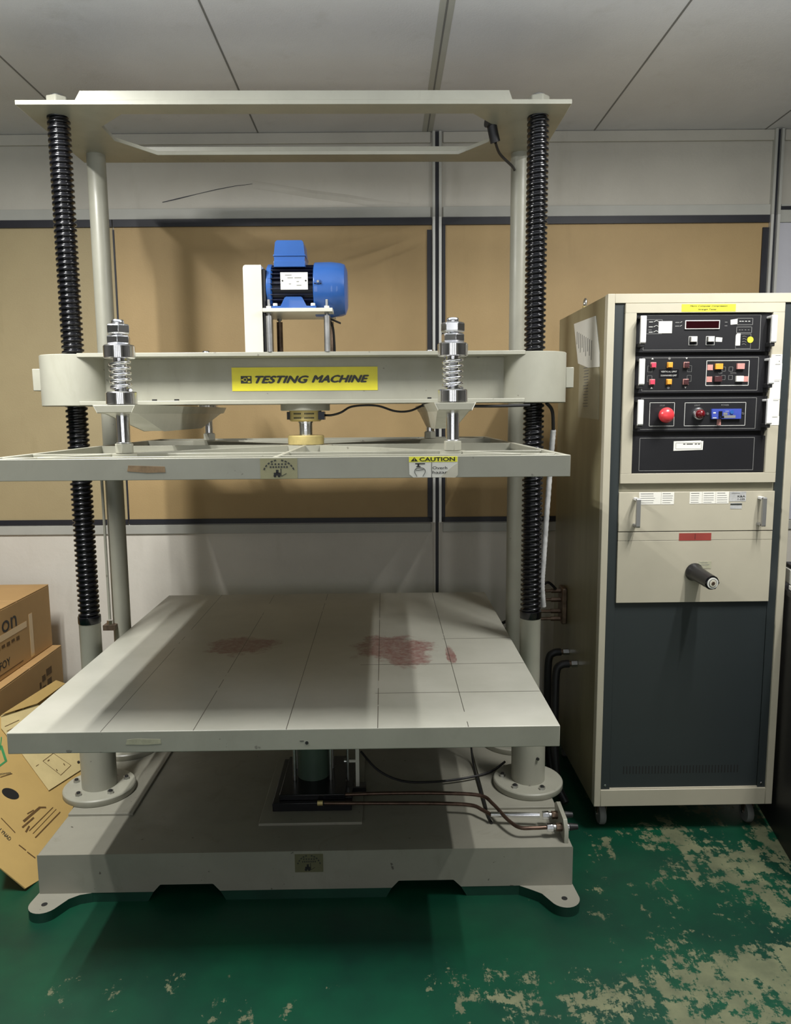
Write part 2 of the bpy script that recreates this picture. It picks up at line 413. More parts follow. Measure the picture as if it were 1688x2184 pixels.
struct(t.build('trim_6'))

# ------------------------------------------------------------------ testing machine
MC = (-.247, 2.427, 0)
mach = thing('testing_machine', MC, 'large grey compression testing machine with black lead screws and yellow TESTING MACHINE sign', 'machine')
SX = (-.972, .481); SY = 2.427; CXs = (-.984, .485); CY = 2.757
# base with two fork pockets
BL, BR, BF, BB = -1.0207, .5456, 2.062, 2.960
prof = [(BL, .03), (-.688, .03), (-.668, .052), (-.513, .052), (-.494, .03), (.012, .03), (.032, .052), (.194, .052), (.216, .03), (BR, .03), (BR, .150), (BL, .150)]
m_ = MB(); m_.prism(prof, BF, BB, 'paint_grey_dull'); m_.build('machine_base', mach, bevel=.004)
m_ = MB()
for a, b1, c, d in ((BL, BL, -.688, -.705), (-.494, -.477, .012, -.005), (.216, .233, BR, BR)):
    m_.prism([(a, .0301), (b1, 0), (d, 0), (c, .0301)], BF+.001, BB-.001, 'green_paint')
sk = m_.build('base_skirt', mach); sk['label'] = 'green painted lower edge'
def foot(cx, cy, sgn, edge):
    pts = []
    if sgn < 0:    # front left: outer side left
        arc = [(cx+.044*cos(a), cy+.046*sin(a)) for a in [pi*.95+i*(pi*.86)/12 for i in range(13)]]
        pts = [(edge, BF+.03)]+arc+[(cx+.060, cy+.018), (cx+.085, cy+.036), (cx+.120, BF+.001), (cx+.12, BF+.03)]
    else:
        arc = [(cx+.044*cos(a), cy+.046*sin(a)) for a in [-pi*.81+i*(pi*.86)/12 for i in range(13)]]
        pts = [(cx-.12, BF+.03), (cx-.120, BF+.001), (cx-.085, cy+.036), (cx-.060, cy+.018)]+arc+[(edge, BF+.03)]
    f_ = MB(); f_.prism(pts, 0, .0295, 'green_paint', 'z', m2='paint_grey_dull')
    o = f_.build('foot_lug', mach, bevel=.002)
    h = MB(); h.cyl((cx, cy-.005, .0285), (cx, cy-.005, .0302), .0085, 'ink', 20); h.build('bolt_hole', o, smooth=False)
foot(-.985, 2.018, -1, BL); foot(.508, 1.995+.01, 1, BR)
for a, b1 in ((-1.018, -.812), (.322, .544)):
    MB().box(a, b1, 2.276, 2.955, .150, .158, 'paint_grey_dull').build('mounting_pad', mach, bevel=.0015)
# columns
for ix, x in enumerate(SX):
    f_ = MB(); f_.lathe((x, SY, .158), [(.115, 0), (.117, .003), (.117, .019), (.113, .023)], 'paint_grey', 56)
    fl = f_.build('column_flange', mach, bevel=.0012)
    for a in ((230, 292, 110, 170) if ix else (241, 313, 25, 97, 169)):
        bx, by = x+.086*cos(radians(a)), SY+.086*sin(radians(a))
        h = MB(); hexa(h, (bx, by), .0105, .181, .190, 'steel', .3); h.cyl((bx, by, .19), (bx, by, .193), .006, 'ink', 12)
        h.build('flange_bolt', fl)
    m_ = MB(); m_.lathe((x, SY, .181), [(.0565, 0), (.0565, .27), (.034, .285), (.034, .56), (.0345, .561)], 'paint_grey', 48)
    cl = m_.build('lower_column', mach)
    h = MB(); h.cyl((x+(.02 if ix else -.052), SY-(.0545 if ix else .03), .275), (x+(.022 if ix else -.054), SY-(.06 if ix else .033), .275), .005, 'ink', 12); h.build('grub_screw', cl)
    # thread
    pitch = .0165; z0, z1 = .765, 2.309; n = 36; per = 10; vs = []; fs = []
    K = int((z1-z0)/pitch*per)
    for k in range(K+1):
        z = z0+(z1-z0)*k/K
        for i in range(n):
            ph = ((z/pitch)-i/n) % 1
            r = .0335 if ph < .38 else (.0335-.0065*(ph-.38)/.12 if ph < .5 else (.027 if ph < .84 else .027+.0065*(ph-.84)/.16))
            vs.append((x+r*cos(2*pi*i/n), SY+r*sin(2*pi*i/n), z))
    for k in range(K):
        for i in range(n): fs.append((k*n+i, k*n+(i+1) % n, (k+1)*n+(i+1) % n, (k+1)*n+i))
    m_ = MB(); m_.add(vs, fs, 'screw_black'); m_.build('lead_screw', mach, ang=80)
    MB().lathe((x, SY, .742), [(.0345, 0), (.0358, .002), (.0358, .024), (.033, .026)], 'screw_black', 40).build('screw_collar', mach)
    nut = MB(); hexa(nut, (x, SY), .034, 2.3215, 2.366, 'paint_grey', .2); nut.cyl((x, SY, 2.366), (x, SY, 2.374), .020, 'steel', 24)
    nut.build('top_nut', mach, bevel=.004)
for x in CXs:
    f_ = MB(); f_.lathe((x, CY, .158), [(.115, 0), (.117, .003), (.117, .019), (.113, .023)], 'paint_grey', 56); fl = f_.build('column_flange', mach)
    for a in (225, 292, 340, 30, 100, 160):
        h = MB(); hexa(h, (x+.086*cos(radians(a)), CY+.086*sin(radians(a))), .0105, .181, .190, 'steel', .3); h.build('flange_bolt', fl)
    MB().cyl((x, CY, .181), (x, CY, 2.3085), .0315, 'paint_grey', 48).build('guide_column', mach)
# rod beside the left rear column
m_ = MB(); m_.cyl((-1.012, 2.712, .675), (-1.012, 2.712, 1.27), .0050, 'paint_grey', 12); hexa(m_, (-1.012, 2.712), .011, .655, .672, 'chrome'); m_.box(-1.035, -.99, 2.70, 2.74, .636, .655, 'rust_steel'); m_.build('limit_rod', mach)
# top plate with window and two upstand ribs
TL, TR, TF, TB, TZ, TT = -1.0549, .5594, 2.3265, 2.8367, 2.3212, .0127
inner = [(-.772, 2.399), (-.869, 2.499), (-.871, 2.621), (-.771, 2.757), (.269, 2.757), (.358, 2.638), (.362, 2.502), (.278, 2.399)]
outer = [(TL, TF), (TL, 2.48), (TL, 2.65), (TL, TB), (TR, TB), (TR, 2.65), (TR, 2.48), (TR, TF)]
m_ = MB(); m_.ring(outer, inner, TZ-TT, TZ, 'paint_grey'); m_.build('top_plate', mach, bevel=.0015, ang=60)
for y in (2.345, 2.812):
    m_ = MB(); m_.prism([(-.893, TZ), (.390, TZ), (.378, TZ+.032), (-.874, TZ+.032)], y, y+.010, 'paint_grey'); m_.build('plate_rib', mach, bevel=.001)
m_ = MB(); m_.cyl((.333, 2.49, 2.322), (.360, 2.50, 2.318), .020, 'black_rubber', 16, r1=.017)
m_.tube([(.345, 2.495, 2.327), (.355, 2.50, 2.285), (.362, 2.505, 2.262)], .016, 'black_rubber', 12)
m_.tube([(.362, 2.505, 2.262), (.385, 2.56, 2.245), (.44, 2.66, 2.24), (.462, 2.735, 2.25)], .0045, 'black_rubber', 8)
m_.build('cable_sleeve', mach)
# crosshead beam
def flange_prism(z0, z1):
    m2 = MB(); m2.box(-.927, .450, 2.338, 2.516, z0, z1, 'paint_grey'); return m2
ch = MB(); ch.box(-.927, .436, 2.338, 2.516, 1.5925, 1.605, 'paint_grey'); ch.box(-.927, .436, 2.338, 2.516, 1.448, 1.4605, 'paint_grey')
ch.box(-.90, .41, 2.418, 2.436, 1.4605, 1.5925, 'paint_grey')
beam = ch.build('crosshead_beam', mach, bevel=.0015)
for x in SX:
    m_ = MB(); m_.lathe((x, SY, 1.4465), [(.0965, 0), (.099, .002), (.099, .154), (.0965, .156)], 'paint_grey', 64); m_.build('nut_housing', mach)
for x0, x1, z0, z1 in ((-1.092, -1.066, 1.495, 1.563), (.576, .601, 1.493, 1.557)):
    MB().box(x0, x1, 2.40, 2.455, z0, z1, 'paint_grey').build('end_tab', mach, bevel=.002)
for x in (-.704, -.636, .143):
    m_ = MB(); m_.box(x-.006, x+.006, 2.352, 2.364, 1.4605, 1.4655, 'ink'); m_.build('flange_screw', beam)
# sign
sy = 2.4165
sg = MB(); sg.box(-.476, -.017, sy, 2.418, 1.4905, 1.5635, 'yellow_label')
sg.box(-.448, -.414, sy-.0006, sy, 1.514, 1.537, 'label_ink')
sg.lathe((-.4345, sy-.0012, 1.5255), [(.0068, 0), (.0068, .0004)], 'yellow_label', 6, axis=(0, 1, 0)); sg.lathe((-.4345, sy-.0018, 1.5255), [(.0042, 0), (.0042, .0004)], 'label_ink', 16, axis=(0, 1, 0))
sg.box(-.426, -.418, sy-.0012, sy-.0006, 1.529, 1.534, 'yellow_label'); sg.box(-.426, -.418, sy-.0012, sy-.0006, 1.5165, 1.5215, 'yellow_label'); sg.box(-.446, -.4415, sy-.0012, sy-.0006, 1.5235, 1.5275, 'yellow_label')
sg.text('TESTING', (-.3185, sy-.0008, 1.5255), .166, .0215, 'label_ink', bold=.10, shear=.35)
sg.text('MACHINE', (-.1345, sy-.0008, 1.5265), .178, .0215, 'label_ink', bold=.10, shear=.35)
o = sg.build('name_sign', mach, smooth=False); o['label'] = 'yellow sign reading TESTING MACHINE'
# spring hangers
LX, RX, HF, HB = -.665, .178, 1.950, 2.904
def hanger(x, y):
    s_ = MB(); s_.lathe((x, y, 1.325), [(.0165, 0), (.0165, .31), (.0155, .312), (.0155, .318), (.0165, .319), (.0165, .322), (.0155, .323), (.0155, .327), (.013, .330)], 'chrome', 32)
    rod = s_.build('guide_rod', mach)
    s_ = MB()
    for z0, z1, ph in ((1.5935, 1.6165, .2), (1.6185, 1.644, .35)):
        s_.cyl((x, y, z0), (x, y, z0+.003), .0275, 'chrome', 6, r1=.0300, ph=ph); s_.cyl((x, y, z0+.003), (x, y, z1-.003), .0300, 'chrome', 6, ph=ph); s_.cyl((x, y, z1-.003), (x, y, z1), .0300, 'chrome', 6, r1=.0265, ph=ph)
    s_.build('lock_nut', mach, bevel=.0012)
    for z0, z1 in ((1.559, 1.5925), (1.4435, 1.4765)):
        s_ = MB(); s_.lathe((x, y, z0), [(.035, 0), (.0385, .002), (.0385, z1-z0-.003), (.0355, z1-z0)], 'chrome', 48); s_.build('spring_cup', mach)
    pts = []; T = 5.4
    for k in range(int(T*20)+1):
        a = 2*pi*k/20; z = 1.480+(1.556-1.480)*k/(T*20); pts.append((x+.0235*cos(a), y+.0235*sin(a), z))
    s_ = MB(); s_.tube(pts, .0042, 'chrome', 8, sub=0); s_.build('coil_spring', mach, ang=80)
    s_ = MB(); s_.cyl((x, y, 1.321), (x, y, 1.3455), .0235, 'paint_grey', 6, ph=.1); s_.cyl((x, y, 1.3455), (x, y, 1.349), .019, 'steel', 24); s_.build('rod_nut', mach, bevel=.0015)
for x in (LX, RX):
    for y in (HF, HB): hanger(x, y)
for x in (LX+.002, RX):
    m_ = MB(); hw = .052; y0, y1 = 1.885, 2.969; vs = []
    # side profile: thin ends, deep belly; tapered width towards the bottom
    pf = [(y0, 1.4425, 1.), (y0, 1.424, .82), (y0+.05, 1.4225, .8), (2.20, 1.372, .55), (2.66, 1.372, .55), (y1-.05, 1.4225, .8), (y1, 1.424, .82), (y1, 1.4425, 1.)]
    for y, z, k in pf: vs += [(x-hw*k, y, z), (x+hw*k, y, z)]
    n = len(pf)
    fs = [(2*i, 2*i+1, 2*i+3, 2*i+2) for i in range(n-1)]+[(0, 2*n-2, 2*n-1, 1)]
    # side faces between the top edge line and belly
    L_ = [2*i for i in range(n)]; fs += [tuple(L_)[::-1], tuple(2*i+1 for i in range(n))]
    m_.add(vs, fs, 'paint_grey'); m_.build('hanger_bracket', mach, bevel=.0015, smooth=False)
    m_.off = Vector((0, 0, 0))
# load cell and its disc
cx = -.248
MB().lathe((cx, SY, 1.4275), [(.076, 0), (.078, .002), (.078, .018), (.078, .0205)], 'paint_grey', 48).build('mounting_disc', mach)
m_ = MB(); m_.lathe((cx, SY, 1.394), [(.046, 0), (.051, .004), (.051, .0335)], 'brass_gold', 48)
m_.box(cx+.040, cx+.062, SY-.028, SY+.02, 1.399, 1.4245, 'motor_dark'); m_.box(cx-.057, cx-.044, SY-.02, SY+.02, 1.400, 1.4245, 'black_rubber')
for z in (1.418, 1.405):
    for k in range(15):
        a = radians(-90-38+k*5.2)
        if k in (6, 7): continue
        m_.obox((cx+.0513*cos(a), SY+.0513*sin(a), z), (-.0016*sin(a), .0016*cos(a), 0), (.0005*cos(a), .0005*sin(a), 0), (0, 0, .0022), 'label_ink')
m_.build('load_cell', mach)
m_ = MB(); m_.lathe((cx, SY, 1.349), [(.021, 0), (.0215, .03), (.0215, .040), (.024, .041), (.024, .0455)], 'chrome', 36); m_.build('load_stem', mach)
m_ = MB(); m_.lathe((cx, SY, 1.3215), [(.057, 0), (.0575, .026), (.055, .0285)], 'brass_gold', 48); m_.build('seat_ring', mach)
m_ = MB(); m_.tube([(cx+.060, SY-.01, 1.413), (cx+.085, SY-.03, 1.413), (cx+.115, SY-.04, 1.421), (cx+.145, SY-.03, 1.438), (cx+.19, SY-.02, 1.443), (cx+.235, SY-.02, 1.440), (cx+.285, SY-.03, 1.424), (cx+.33, SY-.03, 1.424), (cx+.37, SY-.02, 1.440)], .0035, 'black_rubber', 8)
m_.tube([(cx+.37, SY-.02, 1.441), (cx+.5, SY-.06, 1.438), (cx+.60, SY-.08, 1.437), (cx+.70, SY-.09, 1.439)], .0045, 'black_rubber', 8)
m_.build('signal_cable', mach)
m_ = MB()
pts = [(.512, 2.38, 1.445), (.535, 2.40, 1.42), (.546, 2.43, 1.36), (.543, 2.45, 1.24), (.534, 2.45, 1.08), (.527, 2.45, .94), (.523, 2.45, .85), (.531, 2.46, .77)]
m_.tube([pts[0], pts[1], pts[2]], .0055, 'black_rubber', 8); m_.tube(pts[2:], .0085, 'conduit_white', 12, sub=16, ribs=.12); m_.build('conduit', mach)
# upper platen: open tray with ribs
PL, PR, PF, PB, PZ, PT = -.911, .421, 1.693, 3.089, 1.3211, .0484
m_ = MB(); m_.box(PL+.01, PR-.01, PF+.01, PB-.01, PZ-PT+.0005, PZ-PT+.012, 'paint_grey')
m_.ring([(PL, PF), (PL, PB), (PR, PB), (PR, PF)], [(PL+.014, PF+.014), (PL+.014, PB-.014), (PR-.014, PB-.014), (PR-.014, PF+.014)], PZ-PT, PZ, 'paint_grey')
plat = m_.build('upper_platen', mach, bevel=.001)
def rib(x0, y0, x1, y1, z=PZ-.0005, t=.006):
    d = Vector((x1-x0, y1-y0, 0)); L = d.length/2; d.normalize(); q = Vector((-d.y, d.x, 0))
    r_ = MB(); zz = (PZ-PT+.011+z)/2
    r_.obox(((x0+x1)/2, (y0+y1)/2, zz), d*L, q*t, (0, 0, (z-(PZ-PT+.011))/2), 'paint_grey'); r_.build('platen_rib', plat, bevel=.001)
for a, b1 in ((PL+.01, PF+.01), (PR-.01, PF+.01), (PL+.01, PB-.01), (PR-.01, PB-.01)): rib(a, b1, cx+(.04 if a > 0 else -.04), SY+(.05 if b1 > 2 else -.05))
rib(cx, PF+.01, cx, SY-.05); rib(cx, SY+.05, cx, PB-.01); rib(PL+.01, SY, cx-.05, SY); rib(cx+.05, SY, PR-.01, SY)
rib(PL+.01, HF, PR-.01, HF, PZ-.001); rib(PL+.01, HB, PR-.01, HB, PZ-.001); rib(PL+.01, PF+.10, PR-.01, PF+.10, PZ-.001, .005)
m_ = MB(); m_.lathe((cx, SY, PZ-PT+.011), [(.085, 0), (.085, .036)], 'paint_grey', 40); m_.build('hub_boss', plat)
for x in (LX, RX):
    for y in (HF, HB): m_ = MB(); m_.lathe((x, y, PZ-PT+.011), [(.034, 0), (.034, .0365)], 'paint_grey', 32); m_.build('rod_boss', plat)
# caution sticker
y_ = PF-.0005
sx0, sx1, sz0, sz1 = .0565, .1665, 1.2725, 1.3205
c_ = MB(); c_.prism([(sx0+.001, sz0+.008), (sx0+.010, sz0+.001), (sx1-.038, sz0+.001), (sx1-.018, sz0+.013), (sx1-.004, sz0+.026), (sx1, sz0+.036), (sx1, sz1-.001), (sx0, sz1-.001)], y_, PF, 'paper')
c_.prism([(sx1-.040, sz0+.001), (sx1-.006, sz0), (sx1, sz0+.006), (sx1, sz0+.034), (sx1-.014, sz0+.024)], y_-.0002, PF, 'paper_old')
c_.box(sx0, sx1-.001, y_-.0003, y_, sz1-.0125, sz1, 'yellow_bright')
c_.text('CAUTION', ((sx0+sx1)/2+.0085, y_-.0006, sz1-.0062), .079, .0085, 'ink', bold=.06)
c_.prism([(sx0+.004, sz1-.0105), (sx0+.020, sz1-.0105), (sx0+.012, sz1-.0015)], y_-.0007, y_-.0003, 'ink')
c_.box(sx0+.0114, sx0+.0126, y_-.0010, y_-.0007, sz1-.0075, sz1-.004, 'yellow_bright'); c_.box(sx0+.0114, sx0+.0126, y_-.0010, y_-.0007, sz1-.0095, sz1-.0083, 'yellow_bright')
c_.box(sx0+.0505, sx0+.0515, y_-.0004, y_, sz0+.001, sz1-.0125, 'ink')
c_.text('Overh', (sx0+.0695, y_-.0005, sz0+.0225), .033, .0062, 'ink', bold=.02); c_.text('hazar', (sx0+.0695, y_-.0005, sz0+.0125), .033, .0060, 'ink', bold=.02)
# pictogram: weight over a head
c_.box(sx0+.014, sx0+.036, y_-.0005, y_, sz0+.031, sz0+.0332, 'ink'); c_.box(sx0+.019, sx0+.023, y_-.0005, y_, sz0+.0265, sz0+.031, 'ink'); c_.box(sx0+.0165, sx0+.026, y_-.0005, y_, sz0+.0245, sz0+.0265, 'ink')
hp = [(sx0+.018, .003), (sx0+.0145, .009), (sx0+.0125, .014), (sx0+.0140, .0195), (sx0+.0185, .0222), (sx0+.026, .0228), (sx0+.033, .0215), (sx0+.0365, .017), (sx0+.036, .012), (sx0+.0335, .0075), (sx0+.031, .003)]
c_.tube([(a, y_-.0003, sz0+b1) for a, b1 in hp], .00055, 'ink', 5, sub=3)
c_.tube([(sx0+.0145, y_-.0003, sz0+.018), (sx0+.022, y_-.0003, sz0+.0175), (sx0+.033, y_-.0003, sz0+.0195)], .0005, 'ink', 5, sub=3)
o = c_.build('caution_sticker', mach, smooth=False); o['label'] = 'torn yellow and white CAUTION overhead hazard sticker'
def forklift_sticker(x0, x1, z0, z1, y, name, mm):
    c_ = MB(); c_.box(x0, x1, y-.0005, y, z0, z1, mm); mx = (x0+x1)/2; w_ = (x1-x0)/2; h = z1-z0
    for k in range(11):
        if k in (5,): continue
        a = radians(155-k*13); c_.obox((mx+w_*.86*cos(a), y-.0007, z0+h*.18+h*.74*sin(a)), (w_*.06*sin(a), 0, -w_*.06*cos(a)), (0, .0002, 0), (h*.035*cos(a), 0, h*.035*sin(a)), 'label_ink')
    for zz, ww, nn in ((.72, .36, 5), (.58, .44, 7)):
        for k in range(nn): xx = mx-w_*ww+2*w_*ww*k/(nn-1); c_.box(xx-w_*.045, xx+w_*.045, y-.0008, y-.0005, z0+h*zz-h*.04, z0+h*zz+h*.04, 'label_ink')
    c_.box(mx-w_*.28, mx+w_*.08, y-.0008, y-.0005, z0+h*.16, z0+h*.30, 'ink'); c_.box(mx-w_*.16, mx-w_*.02, y-.0008, y-.0005, z0+h*.28, z0+h*.44, 'ink')
    c_.box(mx+w_*.09, mx+w_*.13, y-.0008, y-.0005, z0+h*.14, z0+h*.50, 'ink'); c_.obox((mx+w_*.26, y-.0007, z0+h*.19), (w_*.14, 0, h*.07), (0, .0002, 0), (0, 0, h*.012), 'ink')
    for q in (-.22, .0): c_.cyl((mx+w_*q, y-.0009, z0+h*.14), (mx+w_*q, y-.0005, z0+h*.14), h*.07, 'ink', 14)
    return c_.build(name, mach, smooth=False)
forklift_sticker(-.277, -.194, 1.2735, 1.319, PF, 'capacity_sticker', 'sticker_tan')
forklift_sticker(-.272, -.189, .084, .141, BF, 'capacity_sticker', 'sticker_dark')
o = MB().prism([(-.574, 1.293), (-.571, 1.306), (-.49, 1.303), (-.489, 1.290), (-.53, 1.289)], PF-.0006, PF, 'rust_label').build('rusty_label', mach, smooth=False)
# table
XL, XR, YF, YB, ZT_, TH = -.9127, .4223, 1.7409, 3.1244, .663, .0536
m_ = MB(); m_.box(XL, XR, YF, YB, ZT_-TH, ZT_, 'paint_grey'); n0 = len(m_.v)
tb = m_.build('table_plate', mach, bevel=.002)
tb.data.materials.append(MATS['table_top_paint'])
for p in tb.data.polygons:
    if p.normal.z > .9: p.material_index = 1
m_ = MB(); m_.prism([(-.629, .630), (-.625, .6425), (-.60, .6445), (-.545, .642), (-.544, .631), (-.58, .629)], YF-.0006, YF, 'sticker_dull'); m_.build('worn_label', mach, smooth=False)
m_ = MB(); m_.lathe((-.193, YF-.001, .628), [(.0042, 0), (.0042, .001)], 'ink', 12, axis=(0, 1, 0)); m_.box(-.210, -.200, YF-.0006, YF, .632, .6332, 'ink'); m_.build('drilled_hole', tb, smooth=False)
# hydraulic cylinder under the table
m_ = MB(); m_.box(-.400, -.078, 2.20, 2.66, .150, .159, 'paint_grey_dull'); m_.build('cylinder_pad', mach, bevel=.0015)
m_ = MB(); m_.box(-.366, -.113, 2.268, 2.58, .1595, .188, 'black_gloss'); m_.box(-.345, -.135, 2.285, 2.56, .188, .207, 'black_gloss')
for x, y in ((-.335, 2.30), (-.155, 2.30), (-.335, 2.55), (-.155, 2.55)): hexa(m_, (x, y), .014, .188, .204, 'black_gloss')
m_.build('cylinder_foot', mach, bevel=.002)
MB().cyl((-.248, SY, .207), (-.248, SY, .60), .054, 'cyl_green', 40).build('hydraulic_cylinder', mach)
MB().cyl((-.248, SY, .575), (-.248, SY, .6094), .14, 'paint_grey', 40).build('table_boss', mach)
for x, y in ((-.307, 2.385), (-.187, 2.385), (-.307, 2.47), (-.187, 2.47)): MB().cyl((x, y, .205), (x, y, .60), .006, 'steel', 14).build('tie_rod', mach)
m_ = MB(); m_.box(-.104, -.092, 2.39, 2.40, .178, .60, 'paint_cream'); m_.box(-.142, -.104, 2.392, 2.40, .262, .270, 'paint_cream'); m_.cyl((-.130, 2.392, .20), (-.130, 2.392, .40), .0045, 'steel', 10); m_.cyl((-.142, 2.39, .268), (-.134, 2.39, .268), .007, 'steel', 12); m_.box(-.12, -.07, 2.38, 2.42, .15, .178, 'black_gloss')
m_.build('position_switch', mach)
# pipes and manifold
m_ = MB(); m_.tube([(-.15, 2.30, .197), (.0, 2.305, .197), (.18, 2.30, .197), (.30, 2.285, .195), (.335, 2.24, .190), (.365, 2.16, .186), (.395, 2.115, .183), (.44, 2.110, .183), (.486, 2.113, .183)], .0058, 'copper_pipe', 12); m_.build('hydraulic_pipe', mach)
m_ = MB(); m_.tube([(-.20, 2.265, .188), (.0, 2.262, .186), (.16, 2.258, .185), (.265, 2.248, .183), (.30, 2.222, .180), (.325, 2.195, .178)], .0058, 'copper_pipe', 12)
m_.cyl((.322, 2.194, .181), (.470, 2.176, .186), .0078, 'chrome', 16); m_.build('hydraulic_pipe', mach)
h = MB(); h.cyl((-.222, 2.266, .188), (-.205, 2.266, .188), .0078, 'brass_gold', 6); h.build('pipe_union', mach)
m_ = MB()
m_.prism([(2.080, .150), (2.195, .150), (2.215, .205), (2.19, .222), (2.10, .215), (2.080, .19)], .524, .536, 'paint_grey', 'x')
for y, z in ((2.176, .186), (2.113, .183)):
    m_.cyl((.478, y, z), (.498, y, z), .0125, 'chrome', 6); m_.cyl((.498, y, z), (.506, y, z), .009, 'steel', 16); m_.cyl((.506, y, z), (.526, y, z), .0125, 'rust_steel', 6)
    m_.cyl((.536, y, z), (.546, y, z), .011, 'steel', 6); m_.cyl((.546, y, z), (.572, y, z), .0115, 'black_rubber', 16, r1=.008)
m_.build('hose_manifold', mach, bevel=.001)
m_ = MB(); m_.tube([(-.09, 2.50, .25), (-.03, 2.46, .20), (.05, 2.44, .170), (.15, 2.44, .164), (.26, 2.46, .164), (.36, 2.50, .166), (.42, 2.53, .190)], .0040, 'black_rubber', 8)
m_.tube([(.31, 2.66, .56), (.309, 2.64, .30), (.312, 2.60, .17), (.315, 2.42, .158), (.318, 2.25, .156), (.325, 2.19, .154)], .0035, 'black_rubber', 8)
m_.build('power_cable', mach)
# motor, mount and belt guard
mt_x0, mt_x1 = -.346, -.205; mz = 1.800; my = 2.427
g_ = MB(); prg = [(-.418, 1.6055), (-.363, 1.6055), (-.363, 1.862), (-.411, 1.862), (-.416, 1.859), (-.418, 1.853)]
g_.prism(prg, 2.345, 2.50, 'paint_cream'); g_.build('belt_guard', mach, bevel=.002)
g_ = MB(); g_.box(-.3625, -.352, 2.350, 2.495, 1.6055, 1.852, 'black_rubber'); g_.build('guard_gasket', mach, bevel=.004)  # black slab standing in for the dark gap between guard and motor
mo = MB(); mo.cyl((mt_x0, my, mz), (mt_x1, my, mz), .066, 'motor_dark', 48)
for k in range(30):
    a = radians(k*12+6)
    if 70 < (k*12+6) % 360 < 112: continue
    rc = .0705; mo.obox(((mt_x0+mt_x1)/2, my+rc*cos(a), mz+rc*sin(a)), ((mt_x1-mt_x0)/2, 0, 0), (0, .0065*cos(a), .0065*sin(a)), (0, -.0009*sin(a), .0009*cos(a)), 'motor_dark')
mo.lathe((mt_x0-.008, my, mz), [(.045, -.006), (.070, 0), (.077, .004), (.077, .016), (.072, .020)], 'motor_blue', 48, axis=(1, 0, 0))
mo.lathe((mt_x1-.004, my, mz), [(.0790, 0), (.0825, .002), (.0835, .052), (.0800, .082), (.0755, .094), (.058, .101)], 'motor_blue', 56, axis=(1, 0, 0))
mo.box(mt_x0+.018, mt_x1-.028, my-.058, my+.058, 1.860, 1.878, 'motor_blue')
mot = mo.build('motor', mach, bevel=.0008)
tb_ = MB(); vs = []
tb_.prism([(-.327, 1.874), (-.236, 1.874), (-.234, 1.8925), (-.233, 1.894), (-.2345, 1.897), (-.238, 1.934), (-.243, 1.9395), (-.318, 1.9395), (-.3235, 1.934), (-.328, 1.8965), (-.3295, 1.894), (-.328, 1.8915)], my-.050, my+.050, 'motor_blue')
tb_.box(-.3305, -.2315, my-.0525, my+.0525, 1.8925, 1.8975, 'motor_blue'); tb_.build('terminal_box', mot, bevel=.003)
np_ = MB(); np_.box(-.306, -.224, my-.0800, my-.0785, 1.7895, 1.8400, 'plate_white')
for x in (-.300, -.230): np_.cyl((x, my-.0806, 1.8155), (x, my-.0800, 1.8155), .0026, 'ink', 12)
for z, a, b1 in ((1.832, -.292, -.272), (1.824, -.285, -.268), (1.824, -.264, -.243), (1.813, -.258, -.250), (1.806, -.281, -.274), (1.802, -.258, -.243)): np_.box(a, b1, my-.0803, my-.0800, z-.0012, z+.0012, 'ink_grey')
np_.build('nameplate', mot, bevel=.0005)
ft = MB(); ft.prism([(-.334, 1.7335), (-.200, 1.7335), (-.200, 1.741), (-.230, 1.743), (-.242, 1.7665), (-.246, 1.7695), (-.291, 1.7695), (-.296, 1.7665), (-.308, 1.743), (-.334, 1.741)], my-.075, my-.050, 'motor_blue')
ft.prism([(-.334, 1.7335), (-.200, 1.7335), (-.200, 1.741), (-.334, 1.741)], my-.085, my+.085, 'motor_blue')
ft.prism([(-.334, 1.7335), (-.200, 1.7335), (-.230, 1.743), (-.246, 1.7695), (-.291, 1.7695), (-.308, 1.743)], my+.050, my+.075, 'motor_blue')
ft.build('motor_foot', mot, bevel=.001)
for x in (-.324, -.210):
    for y in (my-.078, my+.078):
        b_ = MB(); hexa(b_, (x, y), .0075, 1.741, 1.7495, 'plate_white', .2); b_.build('foot_bolt', mot, bevel=.001)
bt = MB(); bt.obox((-.193, my-.0835, 1.812), (.006, 0, .0), (0, .003, 0), (0, 0, .006), 'motor_blue'); bt.cyl((-.193, my-.090, 1.812), (-.193, my-.084, 1.812), .0042, 'steel', 6); bt.box(-.205, -.183, my-.0838, my-.081, 1.806, 1.8085, 'motor_dark'); bt.build('cover_screw', mot)
mp = MB(); mp.box(-.360, -.150, 2.330, 2.525, 1.7225, 1.7335, 'paint_cream'); mp.build('motor_plate', mach, bevel=.001)
for x, y in ((-.343, 2.345), (-.168, 2.345), (-.333, 2.505), (-.168, 2.505)):
    st = MB(); st.cyl((x, y, 1.605), (x, y, 1.712), .0098, 'steel' if y < 2.4 else 'rust_steel', 20); st.cyl((x, y, 1.712), (x, y, 1.760), .0045, 'steel', 14)
    hexa(st, (x, y), .0085, 1.7165, 1.7225, 'steel'); hexa(st, (x, y), .0085, 1.7335, 1.7405, 'plate_white'); st.build('support_stud', mach)
st = MB(); st.obox((-.160, 2.44, 1.712), (.028, 0, -.012), (0, .01, 0), (.001, 0, .002), 'black_rubber'); st.tube([(-.185, 2.45, 1.722), (-.172, 2.44, 1.712), (-.158, 2.45, 1.69), (-.155, 2.47, 1.64), (-.155, 2.48, 1.606)], .004, 'black_rubber', 8); st.build('motor_cable', mach)

